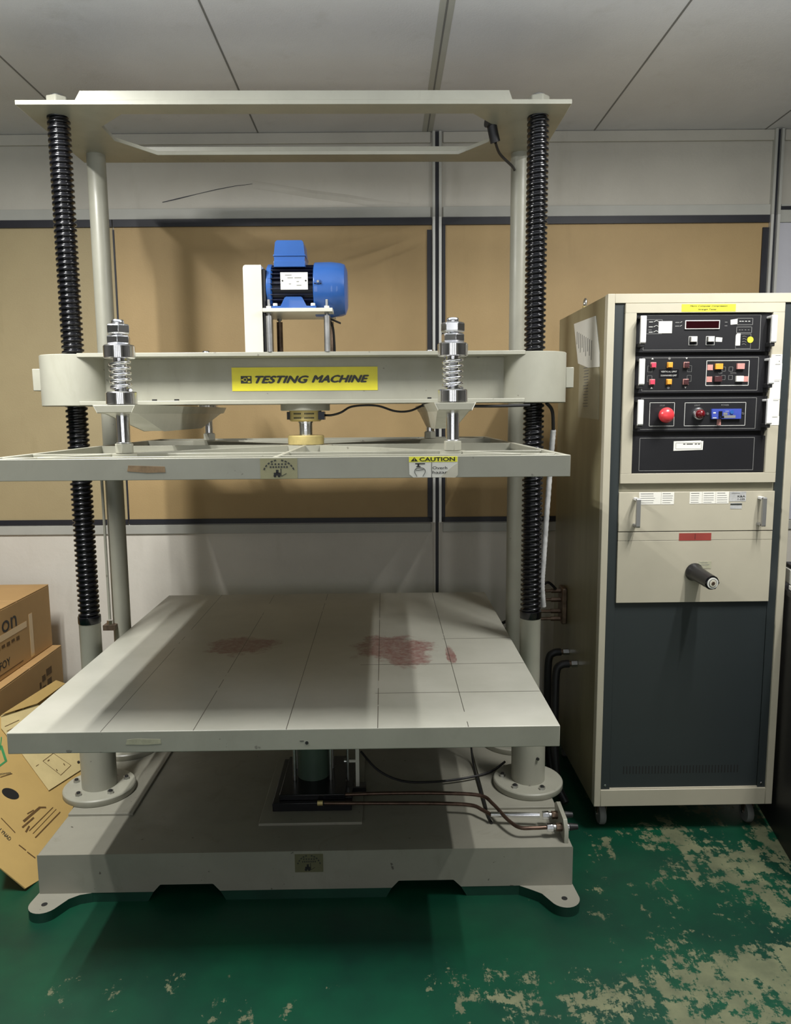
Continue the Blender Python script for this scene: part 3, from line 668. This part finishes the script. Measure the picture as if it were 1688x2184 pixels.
# ------------------------------------------------------------------ control rack (local: u right, v back, z up)
RX0, RY0 = .6961, 2.378
rack = thing('control_rack', (RX0, RY0, 0), 'tall beige rolling instrument rack with black control panels and slate lower door', 'control cabinet')
def RB(): return MB()
def rk(mb, name, parent=rack, **k):   # builder in rack-local coordinates
    mb.v = [(x+RX0, y+RY0, z) for x, y, z in mb.v]; return mb.build(name, parent, **k)
RD, ZB_, ZTT = .644, .099, 1.777
f_ = RB()
f_.box(0, .022, 0, .03, ZB_, ZTT, 'rack_beige'); f_.box(.580, .604, 0, .03, ZB_, ZTT, 'rack_beige')
f_.box(.0219, .5801, 0, .03, 1.7485, ZTT, 'rack_beige'); f_.box(.0219, .5801, 0, .03, ZB_, .157, 'rack_beige')
f_.box(.004, .600, .03, RD, 1.757, ZTT-.002, 'rack_beige'); f_.box(.004, .600, .03, RD, ZB_, .125, 'rack_beige')
f_.box(.05, .555, .006, .03, .157, .1605, 'rack_beige')
rk(f_, 'rack_frame', bevel=.0015)
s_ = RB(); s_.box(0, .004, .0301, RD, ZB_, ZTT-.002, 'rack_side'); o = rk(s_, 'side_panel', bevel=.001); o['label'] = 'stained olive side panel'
s_ = RB(); s_.box(.600, .604, .0301, RD, ZB_, ZTT-.002, 'rack_beige'); s_.box(.004, .600, RD-.004, RD, ZB_, ZTT-.002, 'rack_beige'); rk(s_, 'side_panel')
for a, b1 in ((.0222, .053), (.553, .5798)):
    s_ = RB(); s_.box(a, b1, .006, .04, .149, 1.7484, 'rack_slate'); s_.cyl(((a+b1)/2, .0055, .172), ((a+b1)/2, .004, .172), .0035, 'steel', 10); rk(s_, 'corner_post', bevel=.0015)
bz = RB(); W0, W1, Z0, Z1 = .055, .551, 1.190, 1.7475
bz.box(W0, W1, -.003, .02, 1.7185, Z1, 'rack_beige'); bz.box(W0, W1, -.003, .02, Z0, 1.2215, 'rack_beige'); bz.box(W0, .0895, -.003, .02, 1.2214, 1.7186, 'rack_beige'); bz.box(.515, W1, -.003, .02, 1.2214, 1.7186, 'rack_beige')
rk(bz, 'panel_surround', bevel=.001)
rk(RB().box(.085, .52, .016, .03, 1.215, 1.725, 'black_gloss'), 'panel_backing')
def outl(mb, a, b1, c, d, v=.0045, t=.0007, m='ink_grey', r=0):
    mb.box(a, b1, v, v+.0005, c-t, c+t, m); mb.box(a, b1, v, v+.0005, d-t, d+t, m); mb.box(a-t, a+t, v, v+.0005, c, d, m); mb.box(b1-t, b1+t, v, v+.0005, c, d, m)
mods = {}
for k, (z0, z1) in enumerate(((1.599, 1.7175), (1.473, 1.5885), (1.3535, 1.4635), (1.2225, 1.339))):
    p_ = RB(); p_.box(.091, .5145, .005, .016, z0+.001, z1-.001, 'black_panel'); outl(p_, .115, .480, z0+.0075, z1-.006)
    if k == 0:
        p_.box(.128, .14, .0043, .005, 1.667, 1.6685, 'ink_grey')
        outl(p_, .123, .172, 1.656, 1.699); outl(p_, .407, .455, 1.682, 1.7015); outl(p_, .406, .453, 1.6575, 1.675); outl(p_, .405, .452, 1.609, 1.6535, t=.0005)
        for zz in (1.692, 1.677, 1.661):
            p_.box(.131, .143, .0043, .005, zz-.001, zz+.001, 'ink_white'); p_.tube([(.146, .0045, zz), (.154, .0045, zz+.004), (.160, .0045, zz+.001)], .0008, 'ink_white', 5)
        for zz in (1.690, 1.679):
            p_.box(.213, .226, .0043, .005, zz-.0012, zz+.0012, 'ink_grey'); p_.obox((.231, .0045, zz+.001), (.003, 0, .0015), (0, .0003, 0), (0, 0, .0006), 'ink_white')
            p_.box(.368, .376, .0043, .005, zz-.0008, zz+.0008, 'ink_grey')
        for a, b1 in ((.413, .1), (.421, .1), (.431, .1), (.441, .1)): p_.box(a, a+.006, .0043, .005, 1.6915, 1.6935, 'ink_white'); p_.box(a, a+.005, .0043, .005, 1.6655, 1.6672, 'ink_grey')
        for zz in (1.622, 1.630, 1.638, 1.646): p_.tube([(.425, .0045, zz), (.432, .0045, zz+.001), (.438, .0045, zz-.002)], .0007, 'ink_grey', 5)
    if k == 1:
        for x in (.146, .253): outl(p_, x-.014 if x < .2 else x+.004, x+.0 if x < .2 else x+.017, 1.539, 1.558, t=.0004); outl(p_, x-.014 if x < .2 else x+.004, x+.0 if x < .2 else x+.017, 1.509, 1.528, t=.0004)
        p_.box(.168, .230, .0044, .005, 1.521, 1.547, 'black_gloss'); outl(p_, .170, .228, 1.522, 1.546, t=.0005)
        p_.text('VERTICAL LIMIT', (.199, .0042, 1.540), .050, .0050, 'ink_white'); p_.text('DOWNWARD LIMIT', (.199, .0042, 1.528), .050, .0050, 'ink_white')
        for x, s1 in ((.146, 1), (.253, -1)):
            for zz, sg_ in ((1.5805, s1), (1.4905, s1)):
                p_.prism([(x-.0035, zz-.0025*sg_), (x+.0035, zz-.0025*sg_), (x, zz+.0028*sg_)], .0043, .005, 'ink_white')
        for zz in (1.5805, 1.4905): p_.lathe((.199, .0043, zz), [(.004, 0), (.004, .0005)], 'ink_grey', 16, axis=(0, 1, 0))
        outl(p_, .317, .451, 1.496, 1.5725, t=.0009, m='ink_white')
        p_.text('UP', (.362, .0042, 1.534), .012, .0045, 'ink_grey'); p_.text('DOWN', (.402, .0042, 1.534), .018, .0045, 'ink_grey')
        outl(p_, .366, .377, 1.540, 1.553, t=.0005); outl(p_, .388, .400, 1.540, 1.553, t=.0005); outl(p_, .366, .377, 1.514, 1.527, t=.0005); outl(p_, .388, .400, 1.514, 1.527, t=.0005)
    if k == 2:
        outl(p_, .143, .221, 1.371, 1.444, m='ink_white'); outl(p_, .254, .447, 1.371, 1.443, m='ink_white')
        p_.text('STOP', (.182, .0042, 1.435), .016, .0045, 'ink_grey'); p_.text('LIGHT', (.293, .0042, 1.435), .018, .0045, 'ink_grey'); p_.text('POWER', (.381, .0042, 1.435), .024, .0048, 'ink_grey')
    o = rk(p_, 'control_panel' if k < 3 else 'blank_panel', smooth=False); mods[k] = o
    if k < 3:
        for a in (.0935, .4965):
            h = RB(); zt, zb = z1-.010, z0+.024
            if k == 2: zb = z0+.020
            h.prism([(-.034, zb+.004), (-.030, zb), (-.026, zb+.001), (-.026, zt-.001), (-.030, zt), (-.034, zt-.004)], a, a+.0165, 'handle_white', 'x')
            h.box(a+.001, a+.015, -.028, .005, zb-.010, zb+.003, 'black_rubber'); h.box(a+.001, a+.015, -.028, .005, zt-.008, zt-.001, 'handle_white' if a > .3 else 'black_rubber')
            rk(h, 'rack_handle', o, bevel=.0015)
def part(parent, name, fn, label=None, **k):
    b_ = RB(); fn(b_); o = rk(b_, name, parent, **k)
    if label: o['label'] = label
    return o
m0, m1, m2, m3 = mods[0], mods[1], mods[2], mods[3]
part(m0, 'display', lambda b_: (b_.box(.243, .351, .001, .005, 1.669, 1.696, 'ink_white'), b_.box(.2455, .3485, .0004, .001, 1.6715, 1.6935, 'display_red')), 'dark red numeric display in white frame', bevel=.0006)
for x in (.2705, .3245):
    part(m0, 'push_button', lambda b_: (b_.box(x-.0135, x+.0135, .0035, .005, 1.6205, 1.6475, 'ink_white'), b_.box(x-.0122, x+.0122, .003, .0035, 1.6218, 1.6462, 'black_gloss'), b_.box(x-.0085, x+.0085, -.006, .003, 1.6305, 1.6455, 'paper')), bevel=.0006)
part(m0, 'paper_sticker', lambda b_: b_.box(.161, .203, .0036, .0044, 1.6575, 1.694, 'paper'), smooth=False)
part(m0, 'paper_sticker', lambda b_: b_.prism([(.386, 1.682), (.4065, 1.684), (.4065, 1.700), (.385, 1.697)], .0036, .0044, 'paper'), smooth=False)
part(m0, 'paper_sticker', lambda b_: b_.prism([(.404, 1.6185), (.4185, 1.6185), (.4185, 1.6555), (.408, 1.6555), (.404, 1.648)], .0036, .0044, 'paper'), smooth=False)
part(m0, 'paper_sticker', lambda b_: b_.prism([(.341, 1.631), (.361, 1.630), (.362, 1.643), (.342, 1.6445)], .0036, .0044, 'paper'), smooth=False)
part(m0, 'round_sticker', lambda b_: b_.lathe((.450, .0034, 1.636), [(.0095, 0), (.0095, .001)], 'yellow_bright', 28, axis=(0, 1, 0)), 'yellow round sticker', smooth=False)
for x, z, c in ((.148, 1.560, 'pink_btn'), (.200, 1.560, 'orange_btn'), (.252, 1.560, 'dark_btn'), (.146, 1.508, 'pink_btn'), (.199, 1.508, 'orange_btn'), (.252, 1.508, 'dark_btn')):
    part(m1, 'push_button', lambda b_: (b_.box(x-.0085, x+.0085, -.001, .005, z-.0088, z+.0088, 'pink_pale' if c != 'orange_btn' else 'orange_btn'), b_.box(x-.0070, x+.0070, -.0055, -.001, z-.0072, z+.0072, c)), bevel=.0008)
for x, z, c in ((.354, 1.5545, 'orange_btn'), (.422, 1.5545, 'pink_pale'), (.353, 1.516, 'dark_btn'), (.421, 1.516, 'paper')):
    part(m1, 'push_button', lambda b_: b_.box(x-.0115, x+.0115, -.004, .005, z-.0088, z+.0088, c), bevel=.0008)
for x, z in ((.328, 1.552), (.327, 1.5155), (.4415, 1.5155)):
    part(m1, 'red_sticker', lambda b_: b_.box(x-.0085, x+.0085, .0034, .0042, z-.0085, z+.0085, 'pink_pale'), smooth=False)
def estop(b_):
    b_.cyl((.186, .005, 1.405), (.186, -.018, 1.405), .014, 'steel', 24); b_.lathe((.186, -.012, 1.405), [(.018, 0), (.0235, .006), (.0240, .014), (.020, .022), (.012, .0275), (.003, .029)], 'red_knob', 36, axis=(0, -1, 0))
part(m2, 'stop_button', estop, 'red mushroom stop button')
def lamp(b_):
    b_.lathe((.298, .005, 1.408), [(.020, 0), (.0195, .008), (.0165, .012)], 'chrome', 36, axis=(0, -1, 0)); b_.lathe((.298, -.006, 1.408), [(.0145, 0), (.0135, .010), (.008, .017), (.002, .019)], 'lamp_red', 28, axis=(0, -1, 0))
part(m2, 'indicator_lamp', lamp, 'dark red lamp in chrome ring')
def brk(b_):
    b_.box(.337, .430, -.004, .005, 1.392, 1.4235, 'blue_switch'); b_.box(.358, .369, -.006, -.004, 1.396, 1.416, 'black_gloss'); b_.box(.359, .368, -.022, -.004, 1.394, 1.401, 'black_gloss')
    b_.box(.373, .412, -.0046, -.004, 1.3945, 1.403, 'ink_grey'); b_.box(.373, .386, -.0046, -.004, 1.404, 1.412, 'ink_grey'); b_.box(.341, .349, -.0046, -.004, 1.409, 1.413, 'ink_white'); b_.box(.340, .352, -.0046, -.004, 1.394, 1.3965, 'ink_white'); b_.box(.379, .390, -.0046, -.004, 1.4155, 1.4165, 'ink_white')
    b_.lathe((.399, -.004, 1.413), [(.006, 0), (.006, .003)], 'motor_blue', 16, axis=(0, -1, 0)); b_.box(.3575, .370, .0036, .005, 1.372, 1.391, 'pink_pale')
    for x in (.327, .439): b_.lathe((x, .005, 1.408), [(.0045, 0), (.004, .002)], 'steel', 14, axis=(0, -1, 0))
part(m2, 'breaker_switch', brk, 'blue circuit breaker with black lever')
def nl(b_):
    b_.prism([(.223, 1.2925), (.316, 1.295), (.317, 1.3225), (.310, 1.3225), (.310, 1.3245), (.223, 1.3225)], .0038, .005, 'paper'); outl(b_, .230, .311, 1.2985, 1.3175, v=.0034, t=.0005)
    for q, L_ in ((.253, .007), (.264, .020), (.290, .007), (.300, .007)): b_.box(q, q+L_, .0034, .0038, 1.3122, 1.3150, 'ink')
part(m3, 'white_sticker', nl, smooth=False)
def yl(b_):
    b_.box(.228, .396, -.0038, -.003, 1.7215, 1.744, 'yellow_bright'); b_.text('Micro Computer Compression', (.312, -.0042, 1.7375), .116, .0058, 'ink', shear=.2, bold=.06); b_.text('Strength Tester', (.308, -.0042, 1.7275), .058, .0055, 'ink', shear=.2, bold=.06)
part(rack, 'title_label', yl, 'yellow title label', smooth=False)
def pr(b_):
    for z0, z1, a in ((1.5635, 1.590, .0), (1.512, 1.563, .001), (1.452, 1.511, .0), (1.400, 1.451, -.001), (1.371, 1.3995, .001)): b_.box(.516+a, .550+a, -.0038, -.003, z0, z1, 'paper'); b_.box(.528, .545, -.0042, -.0038, z1-.004, z1-.0025, 'ink_grey')
    b_.text('x', (.541, -.0042, 1.569), .005, .004, 'ink')
part(rack, 'paper_label_column', pr, 'strip of white paper labels', smooth=False)
rk(RB().box(.053, .553, .012, .03, 1.163, 1.190, 'rack_beige_dark'), 'blank_strip', smooth=False)
dw = rk(RB().box(.0535, .5525, -.001, .03, 1.0355, 1.162, 'rack_beige'), 'drawer', bevel=.001)
for x in (.104, .503):
    h = RB(); h.prism([(-.040, 1.056), (-.036, 1.052), (-.030, 1.056), (-.030, 1.142), (-.034, 1.147), (-.040, 1.144)], x-.006, x+.006, 'handle_grey', 'x'); h.box(x-.006, x+.006, -.036, -.001, 1.137, 1.146, 'handle_white'); h.box(x-.006, x+.006, -.036, -.001, 1.053, 1.062, 'handle_grey'); rk(h, 'drawer_handle', dw, bevel=.002)
for a, b1, z0 in ((.117, .187, 1.1225), (.188, .229, 1.1225), (.279, .319, 1.1235), (.320, .362, 1.1235), (.363, .405, 1.1235)):
    h = RB(); h.box(a, b1, -.0017, -.001, z0, 1.1615, 'paper')
    for q in range(5):
        zz = 1.157-q*.0072; L_ = (b1-a)*(.86 if q else .8)*random.uniform(.7, 1); h.box(a+.004, a+.004+L_*.95, -.0021, -.0017, zz-.0006, zz+.0006, 'ink_grey' if q else 'ink')
    rk(h, 'note_sticker', dw, smooth=False)
h = RB(); h.box(.407, .460, -.0017, -.001, 1.130, 1.1615, 'conduit_white'); h.text('K&A', (.445, -.0021, 1.146), .024, .006, 'ink', bold=.03); h.text('1-235', (.445, -.0021, 1.137), .022, .006, 'ink', bold=.02); h.box(.413, .440, -.0021, -.0017, 1.155, 1.1565, 'ink_grey')
h.box(.411, .448, -.0017, -.001, 1.106, 1.125, 'conduit_white'); h.box(.411, .448, -.0021, -.0017, 1.118, 1.123, 'label_ink'); rk(h, 'grey_sticker', dw, smooth=False)
dr = RB(); dr.box(.0535, .5520, -.001, .03, 1.006, 1.0330, 'rack_beige'); dr.box(.0535, .5520, -.001, .03, .8015, 1.0050, 'rack_beige'); dr.box(.0535, .552, .001, .03, 1.0049, 1.0061, 'ink'); dd = rk(dr, 'door_panel', bevel=.0008)
h = RB(); h.box(.250, .354, -.0018, -.001, 1.0045, 1.0285, 'red_tape'); h.box(.301, .3022, -.0021, -.0018, 1.009, 1.026, 'ink'); rk(h, 'red_tape', dd, smooth=False)
h = RB(); h.box(.318, .358, -.0018, -.001, .912, .936, 'sticker_dull'); h.box(.321, .352, -.0021, -.0018, .924, .925, 'ink_grey'); h.box(.322, .346, -.0021, -.0018, .931, .932, 'ink_grey'); rk(h, 'small_label', dd, smooth=False)
def kn(b_):
    d = Vector((.10, -.98, -.10)).normalized(); o_ = Vector((.303, -.001, .902))
    b_.lathe(o_, [(.029, 0), (.030, .004), (.0265, .012), (.024, .030), (.0225, .105), (.0225, .112)], 'black_gloss', 32, axis=d)
    b_.lathe(o_+d*.112, [(.0225, 0), (.0225, .004)], 'black_gloss', 6, axis=d); b_.lathe(o_+d*.116, [(.0175, 0), (.0175, .002)], 'plate_white', 28, axis=d)
    b_.lathe(o_+d*.118, [(.0130, 0), (.0125, .001)], 'black_gloss', 28, axis=d); b_.lathe(o_+d*.119, [(.0115, 0), (.0110, .001)], 'paper_old', 28, axis=d); b_.lathe(o_+d*.120, [(.0065, 0), (.006, .001)], 'rust_steel', 6, axis=d)
part(dd, 'crank_socket', kn, 'black hexagon ended crank socket')
lp = RB(); lp.box(.0535, .5525, .010, .03, .1606, .8005, 'rack_slate'); lp = rk(lp, 'lower_panel', bevel=.0008)
for k in range(37):
    x = .100+k*.0107; rk(RB().box(x-.0019, x+.0019, .0096, .0104, .209, .236, 'ink'), 'vent_slot', lp, smooth=False)
for x, y in ((.045, .06), (.555, .06), (.045, .58), (.555, .58)):
    c_ = RB(); c_.box(x-.03, x+.03, y-.035, y+.035, .093, .0989, 'rust_steel'); c_.prism([(y-.012, .093), (y+.030, .093), (y+.018, .035), (y+.002, .035)], x-.016, x-.013, 'rust_steel', 'x'); c_.prism([(y-.012, .093), (y+.030, .093), (y+.018, .035), (y+.002, .035)], x+.013, x+.016, 'rust_steel', 'x')
    cc = rk(c_, 'caster'); wv = RB(); wv.lathe((x-.011, y+.010, .036), [(.033, 0), (.036, .004), (.036, .018), (.033, .022)], 'ink_grey', 28, axis=(1, 0, 0)); wv.lathe((x-.017, y+.010, .036), [(.007, 0), (.007, .034)], 'steel', 12, axis=(1, 0, 0)); rk(wv, 'caster_wheel', cc)
e_ = RB(); e_.cyl((.024, .36, 1.775), (.024, .36, 1.789), .009, 'brass_gold', 16)
e_.tube([(.024, .36+.012*cos(radians(a)), 1.801+.012*sin(radians(a))) for a in range(-90, 271, 20)], .004, 'steel', 10, sub=0); rk(e_, 'lifting_eye', rack)
# notes on the side panel (world coordinates)
X_s = RX0-.0015
n_ = MB(); n_.prism([(2.786, 1.733), (2.511, 1.727), (2.456, 1.604), (2.451, 1.560), (2.58, 1.565), (2.715, 1.588)], X_s-.001, RX0, 'paper', 'x')
n_.off = Vector((0, 0, 0))
for k in range(9):
    y = 2.735-k*.024; z = 1.690-k*.006; n_.box(X_s-.0016, X_s-.001, y-.003, y+.003, z-.034-.01*(k % 3), z+.01, 'ink_grey')
o = n_.build('paper_note', rack, smooth=False); o['label'] = 'white printed note taped to the side'
n_ = MB(); n_.prism([(2.70, 1.60), (2.470, 1.59), (2.450, 1.53), (2.446, 1.392), (2.702, 1.398)], X_s+.0004, RX0, 'sheet_dull', 'x')
for k in range(14): n_.box(X_s-.0002, X_s+.0004, 2.58, 2.64-.006*(k % 3), 1.565-k*.010, 1.568-k*.010, 'ink_grey')
o = n_.build('paper_note', rack, smooth=False); o['label'] = 'faded yellowed sheet below the note'

# hoses between rack side and machine
for i, (a, lab) in enumerate((((2.764, .513), 'black hydraulic hose on rack side, the rear one nearest the wall'), ((2.637, .510), 'black hydraulic hose on rack side, the front one nearest the viewer'))):
    y, z = a; h = thing('hydraulic_hose', (RX0-.03, y, 0), lab, 'hose', 'hydraulic hoses on the rack side')
    c_ = MB(); c_.cyl((RX0-.001, y, z), (RX0-.022, y, z), .013, 'steel', 6); c_.cyl((RX0-.022, y, z), (RX0-.035, y, z), .010, 'rust_steel', 16)
    c_.build('hose_fitting', h)
    c_ = MB(); c_.tube([(RX0-.03, y, z), (RX0-.058, y, z-.004), (RX0-.075, y, z-.03), (RX0-.080, y-.01, z-.14), (RX0-.080, y-.02, z-.30), (RX0-.070, y-.04, z-.44), (RX0-.05, y-.08, .016)], .014, 'black_rubber', 14); c_.build('hose', h)
vb = thing('valve_block', (.63, 2.86, .60), 'dark steel valve block with cable glands on rack side above hoses', 'valve')
c_ = MB(); c_.box(.676, .6955, 2.80, 2.87, .61, .75, 'rust_steel'); c_.build('valve_body', vb, bevel=.004)
for z in (.735, .70, .655, .625):
    c_ = MB(); c_.cyl((.676, 2.83, z), (.640, 2.83, z), .009, 'rust_steel', 6); c_.cyl((.640, 2.83, z), (.60, 2.83, z), .006, 'rust_steel', 12); c_.build('cable_gland', vb)
c_ = MB(); c_.tube([(.655, 2.82, .745), (.615, 2.80, .775), (.575, 2.79, .72), (.57, 2.80, .60), (.585, 2.86, .42), (.62, 2.90, .20), (.63, 2.90, .012)], .0055, 'black_rubber', 8)
c_.tube([(.60, 2.83, .70), (.575, 2.82, .665), (.55, 2.82, .64), (.50, 2.83, .60), (.44, 2.84, .52)], .005, 'black_rubber', 8)
c_.tube([(.60, 2.83, .655), (.56, 2.82, .645), (.50, 2.83, .63), (.44, 2.84, .60)], .006, 'black_rubber', 8)
c_.tube([(.60, 2.83, .625), (.56, 2.82, .615), (.50, 2.83, .60), (.44, 2.84, .57)], .0055, 'black_rubber', 8)
c_.build('valve_cable', vb)

# ------------------------------------------------------------------ black cabinet at right edge with papers
AA = -radians(10.8)
def CB(mb, u0, u1, v0, v1, z0, z1, m):
    vs = []
    for z in (z0, z1):
        for v_ in (v0, v1):
            for u in (u0, u1): vs.append((1.264+u*cos(AA)-v_*sin(AA), 2.138+u*sin(AA)+v_*cos(AA), z))
    return mb.add(vs, [(0, 2, 3, 1), (4, 5, 7, 6), (0, 1, 5, 4), (2, 6, 7, 3), (0, 4, 6, 2), (1, 3, 7, 5)], m)
cab = thing('black_cabinet', (1.6, 2.3, 0), 'black cabinet at the right edge beside the rack, papers on top', 'cabinet')
c_ = MB(); CB(c_, 0, .6, -.12, .60, .0, .82, 'cabinet_black'); c_.build('cabinet_body', cab, bevel=.003)
c_ = MB(); CB(c_, -.004, .61, -.13, .605, .8201, .838, 'cabinet_black'); c_.build('cabinet_top', cab, bevel=.002)
tag(CB(MB((1.3, 2.2, .8385)), .004, .25, -.05, .25, .8385, .853, 'paper').build('paper_stack', bevel=.002), 'white stack of papers on the black cabinet, lower one', 'papers')
tag(CB(MB((1.3, 2.3, .854)), .006, .22, .05, .34, .854, .905, 'paper').build('folder', bevel=.004), 'white folder lying on the paper stack at the right edge', 'folder')
tag(CB(MB((1.3, 2.3, .906)), .008, .2, .08, .32, .906, .918, 'black_rubber').build('notebook', bevel=.003), 'black notebook on top of the white folder', 'notebook')

# ------------------------------------------------------------------ cardboard boxes at left
def carton(name, x0, x1, y0, y1, z0, z1, label, extra):
    t_ = thing(name, ((x0+x1)/2, (y0+y1)/2, z0), label, 'box', 'stacked cardboard boxes')
    c_ = MB(); c_.box(x0, x1, y0, y1, z0, z1-.004, 'cardboard'); c_.build('carton_body', t_, bevel=.004)
    c_ = MB(); ym = (y0+y1)/2; c_.box(x0, x1, y0, ym-.002, z1-.0039, z1, 'cardboard'); c_.box(x0, x1, ym+.002, y1, z1-.0039, z1, 'cardboard'); c_.build('top_flap', t_, bevel=.002)
    c_ = MB(); extra(c_, x1); c_.build('printing', t_, smooth=False)
    return t_
def pr1(c_, x):
    e = .0008
    def T(s, y, z, w_, h, **k): c_.text(s, (x+e, y, z), w_, h, 'ink', (0, 1, 0), (0, 0, 1), **k)
    T('a on', 2.80, .625, .20, .045, bold=.01); T('R FOY', 2.77, .485, .12, .030, bold=.02)
    c_.box(x, x+e, 2.64, 2.93, .450, .453, 'card_print')
    for k in range(7): c_.box(x, x+e, 2.66+k*.038, 2.685+k*.038, .545+(k % 2)*.004, .560, 'card_print')
    c_.box(x, x+e*.8, 3.00, 3.03, .44, .62, 'tape'); c_.box(x, x+e*.7, 2.70, 2.98, .575, .600, 'tape')
carton('cardboard_box', -1.97, -1.447, 2.62, 3.20, .431, .700, 'brown cardboard box on top of the stack by the wall, black lettering on its side', pr1)
def pr2(c_, x):
    e = .0008
    for a, b1, c, d in ((3.00, 3.03, .335, .36), (3.04, 3.09, .345, .375), (3.00, 3.03, .29, .315), (3.045, 3.085, .30, .33), (2.975, 2.99, .315, .34)): c_.box(x, x+e, a, b1, c, d, 'card_print')
carton('cardboard_box', -1.95, -1.410, 2.60, 3.20, .0, .430, 'brown cardboard box at the bottom of the stack by the wall', pr2)

# collapsed yellow carton leaning beside the machine
A_ = Vector((-1.089, 2.118, 0.01)); N_ = Vector((0.737949, -0.069196, 0.671299))   # lowest corner and normal of the leaning sheet
def on(p, h=0.):
    p = Vector(p); p = p-N_*((p-A_).dot(N_)); return p+N_*h
def slab(mb, pts, t, m, h=0., ax=None):
    P = [on(p, h) for p in pts]; Q = [on(p, h-t) for p in pts]; n = len(P)
    mb.add(P+Q, [tuple(range(n)), tuple(range(n, 2*n))[::-1]]+[(i, n+i, n+(i+1) % n, (i+1) % n) for i in range(n)], m)
ux = Vector((-0.071574, 0.981094, 0.179809)); vx = N_.cross(ux).normalized()   # in-sheet axes: up the right edge, and to the left
def sp(a, b1): return A_+ux*a+vx*b1
fc = thing('flattened_carton', (-1.25, 2.35, 0), 'collapsed yellow cardboard carton leaning beside the machine base with hand hole', 'box')
b_ = MB(); slab(b_, [sp(0.0, -0.0), sp(0.056, -0.03), sp(0.352, -0.027), sp(0.6, -0.029), sp(0.79, 0.084), sp(0.897, 0.228), sp(0.876, 0.267), sp(0.517, 0.363), sp(0.013, 0.11)], .005, 'cardboard_yellow')
b_.build('carton_panel', fc, bevel=.001)
b_ = MB(); slab(b_, [sp(0.897, 0.228), sp(0.876, 0.267), sp(0.523, 0.362), sp(0.693, 0.277)], .004, 'cardboard_yellow', h=.014); b_.build('carton_flap', fc, bevel=.001)
hp = MB()
c0 = sp(0.269, 0.186); e1 = (sp(0.285, 0.149)-c0).normalized(); e2 = N_.cross(e1)
slab(hp, [c0+e1*.031*cos(2*pi*i/24)+e2*.020*sin(2*pi*i/24) for i in range(24)], .0006, 'ink', h=.0008)
hp.build('hand_hole', fc, smooth=False)
pt = MB()
def bar(p, q, wd, m='card_print', h=.0008):
    p = on(p); q = on(q); d = (q-p).normalized(); s1 = N_.cross(d)*wd/2; slab(pt, [p+s1, q+s1, q-s1, p-s1], .0005, m, h=h)
for a, b1, wd in (((0.187, 0.073), (0.328, 0.038), .003), ((0.186, 0.058), (0.33, 0.025), .002), ((0.178, 0.045), (0.33, 0.008), .004), ((0.205, 0.104), (0.294, 0.078), .008), ((0.182, 0.098), (0.243, 0.08), .006), ((0.24, 0.105), (0.269, 0.092), .004), ((0.293, 0.079), (0.31, 0.059), .006), ((0.175, 0.081), (0.203, 0.08), .006), ((0.118, 0.081), (0.116, 0.053), .004), ((0.114, 0.047), (0.112, 0.015), .004), ((0.165, 0.172), (0.149, 0.11), .003), ((0.301, 0.243), (0.345, 0.216), .003)):
    bar(sp(*a), sp(*b1), wd)
bar(sp(0.42, 0.299), sp(0.377, 0.258), .010, 'card_green'); bar(sp(0.333, 0.267), sp(0.379, 0.255), .006, 'card_green'); bar(sp(0.4, 0.293), sp(0.454, 0.314), .004, 'card_green')
pt.text('I YNAD', on(sp(0.121, 0.135), .0012), .045, .014, 'label_ink', xd=(sp(0.115, 0.112)-sp(0.124, 0.152)), yd=N_.cross(sp(0.115, 0.112)-sp(0.124, 0.152)))
pt.text('mimase', on(sp(0.327, 0.236), .0012), .045, .010, 'label_ink', xd=(sp(0.349, 0.217)-sp(0.311, 0.248)), yd=N_.cross(sp(0.349, 0.217)-sp(0.311, 0.248)))
pt.build('printing', fc, smooth=False)
ps = thing('paper_sheet', tuple(sp(0.454, 0.098)), 'cream paper sheet with faint drawing lying on the leaning carton', 'paper')
b_ = MB(); slab(b_, [sp(0.444, 0.226), sp(0.528, 0.234), sp(0.708, 0.071), sp(0.606, 0.018), sp(0.569, 0.003), sp(0.377, 0.079)], .001, 'paper_tan', h=.004); b_.build('sheet', ps, smooth=False)
pt = MB()
for a, b1, wd in (((0.474, 0.148), (0.538, 0.129), .002), ((0.538, 0.129), (0.542, 0.05), .0015), ((0.542, 0.05), (0.47, 0.067), .002), ((0.47, 0.067), (0.474, 0.148), .0015), ((0.488, 0.133), (0.499, 0.13), .004), ((0.527, 0.078), (0.523, 0.07), .004), ((0.481, 0.092), (0.477, 0.085), .004), ((0.433, 0.16), (0.449, 0.155), .002)): bar(sp(*a), sp(*b1), wd, h=.0046)
pt.build('drawing', ps, smooth=False)
ls = thing('shipping_label', tuple(sp(0.587, 0.303)), 'pale printed label sheet on the leaning carton left of the table corner', 'label')
b_ = MB(); slab(b_, [sp(0.533, 0.359), sp(0.701, 0.288), sp(0.699, 0.251), sp(0.461, 0.283), sp(0.482, 0.333)], .001, 'paper_tan', h=.006); b_.build('sheet', ls, smooth=False)
pt = MB()
for a, b1, wd in (((0.592, 0.326), (0.627, 0.311), .004), ((0.634, 0.308), (0.677, 0.289), .006), ((0.498, 0.326), (0.568, 0.298), .002), ((0.485, 0.311), (0.565, 0.282), .002), ((0.471, 0.298), (0.526, 0.282), .003)): bar(sp(*a), sp(*b1), wd, h=.0068)
pt.build('printing', ls, smooth=False)

for o in bpy.data.objects:
    if '_o' in o: del o['_o']
    for k in ('_o',):
        if k in o: del o[k]
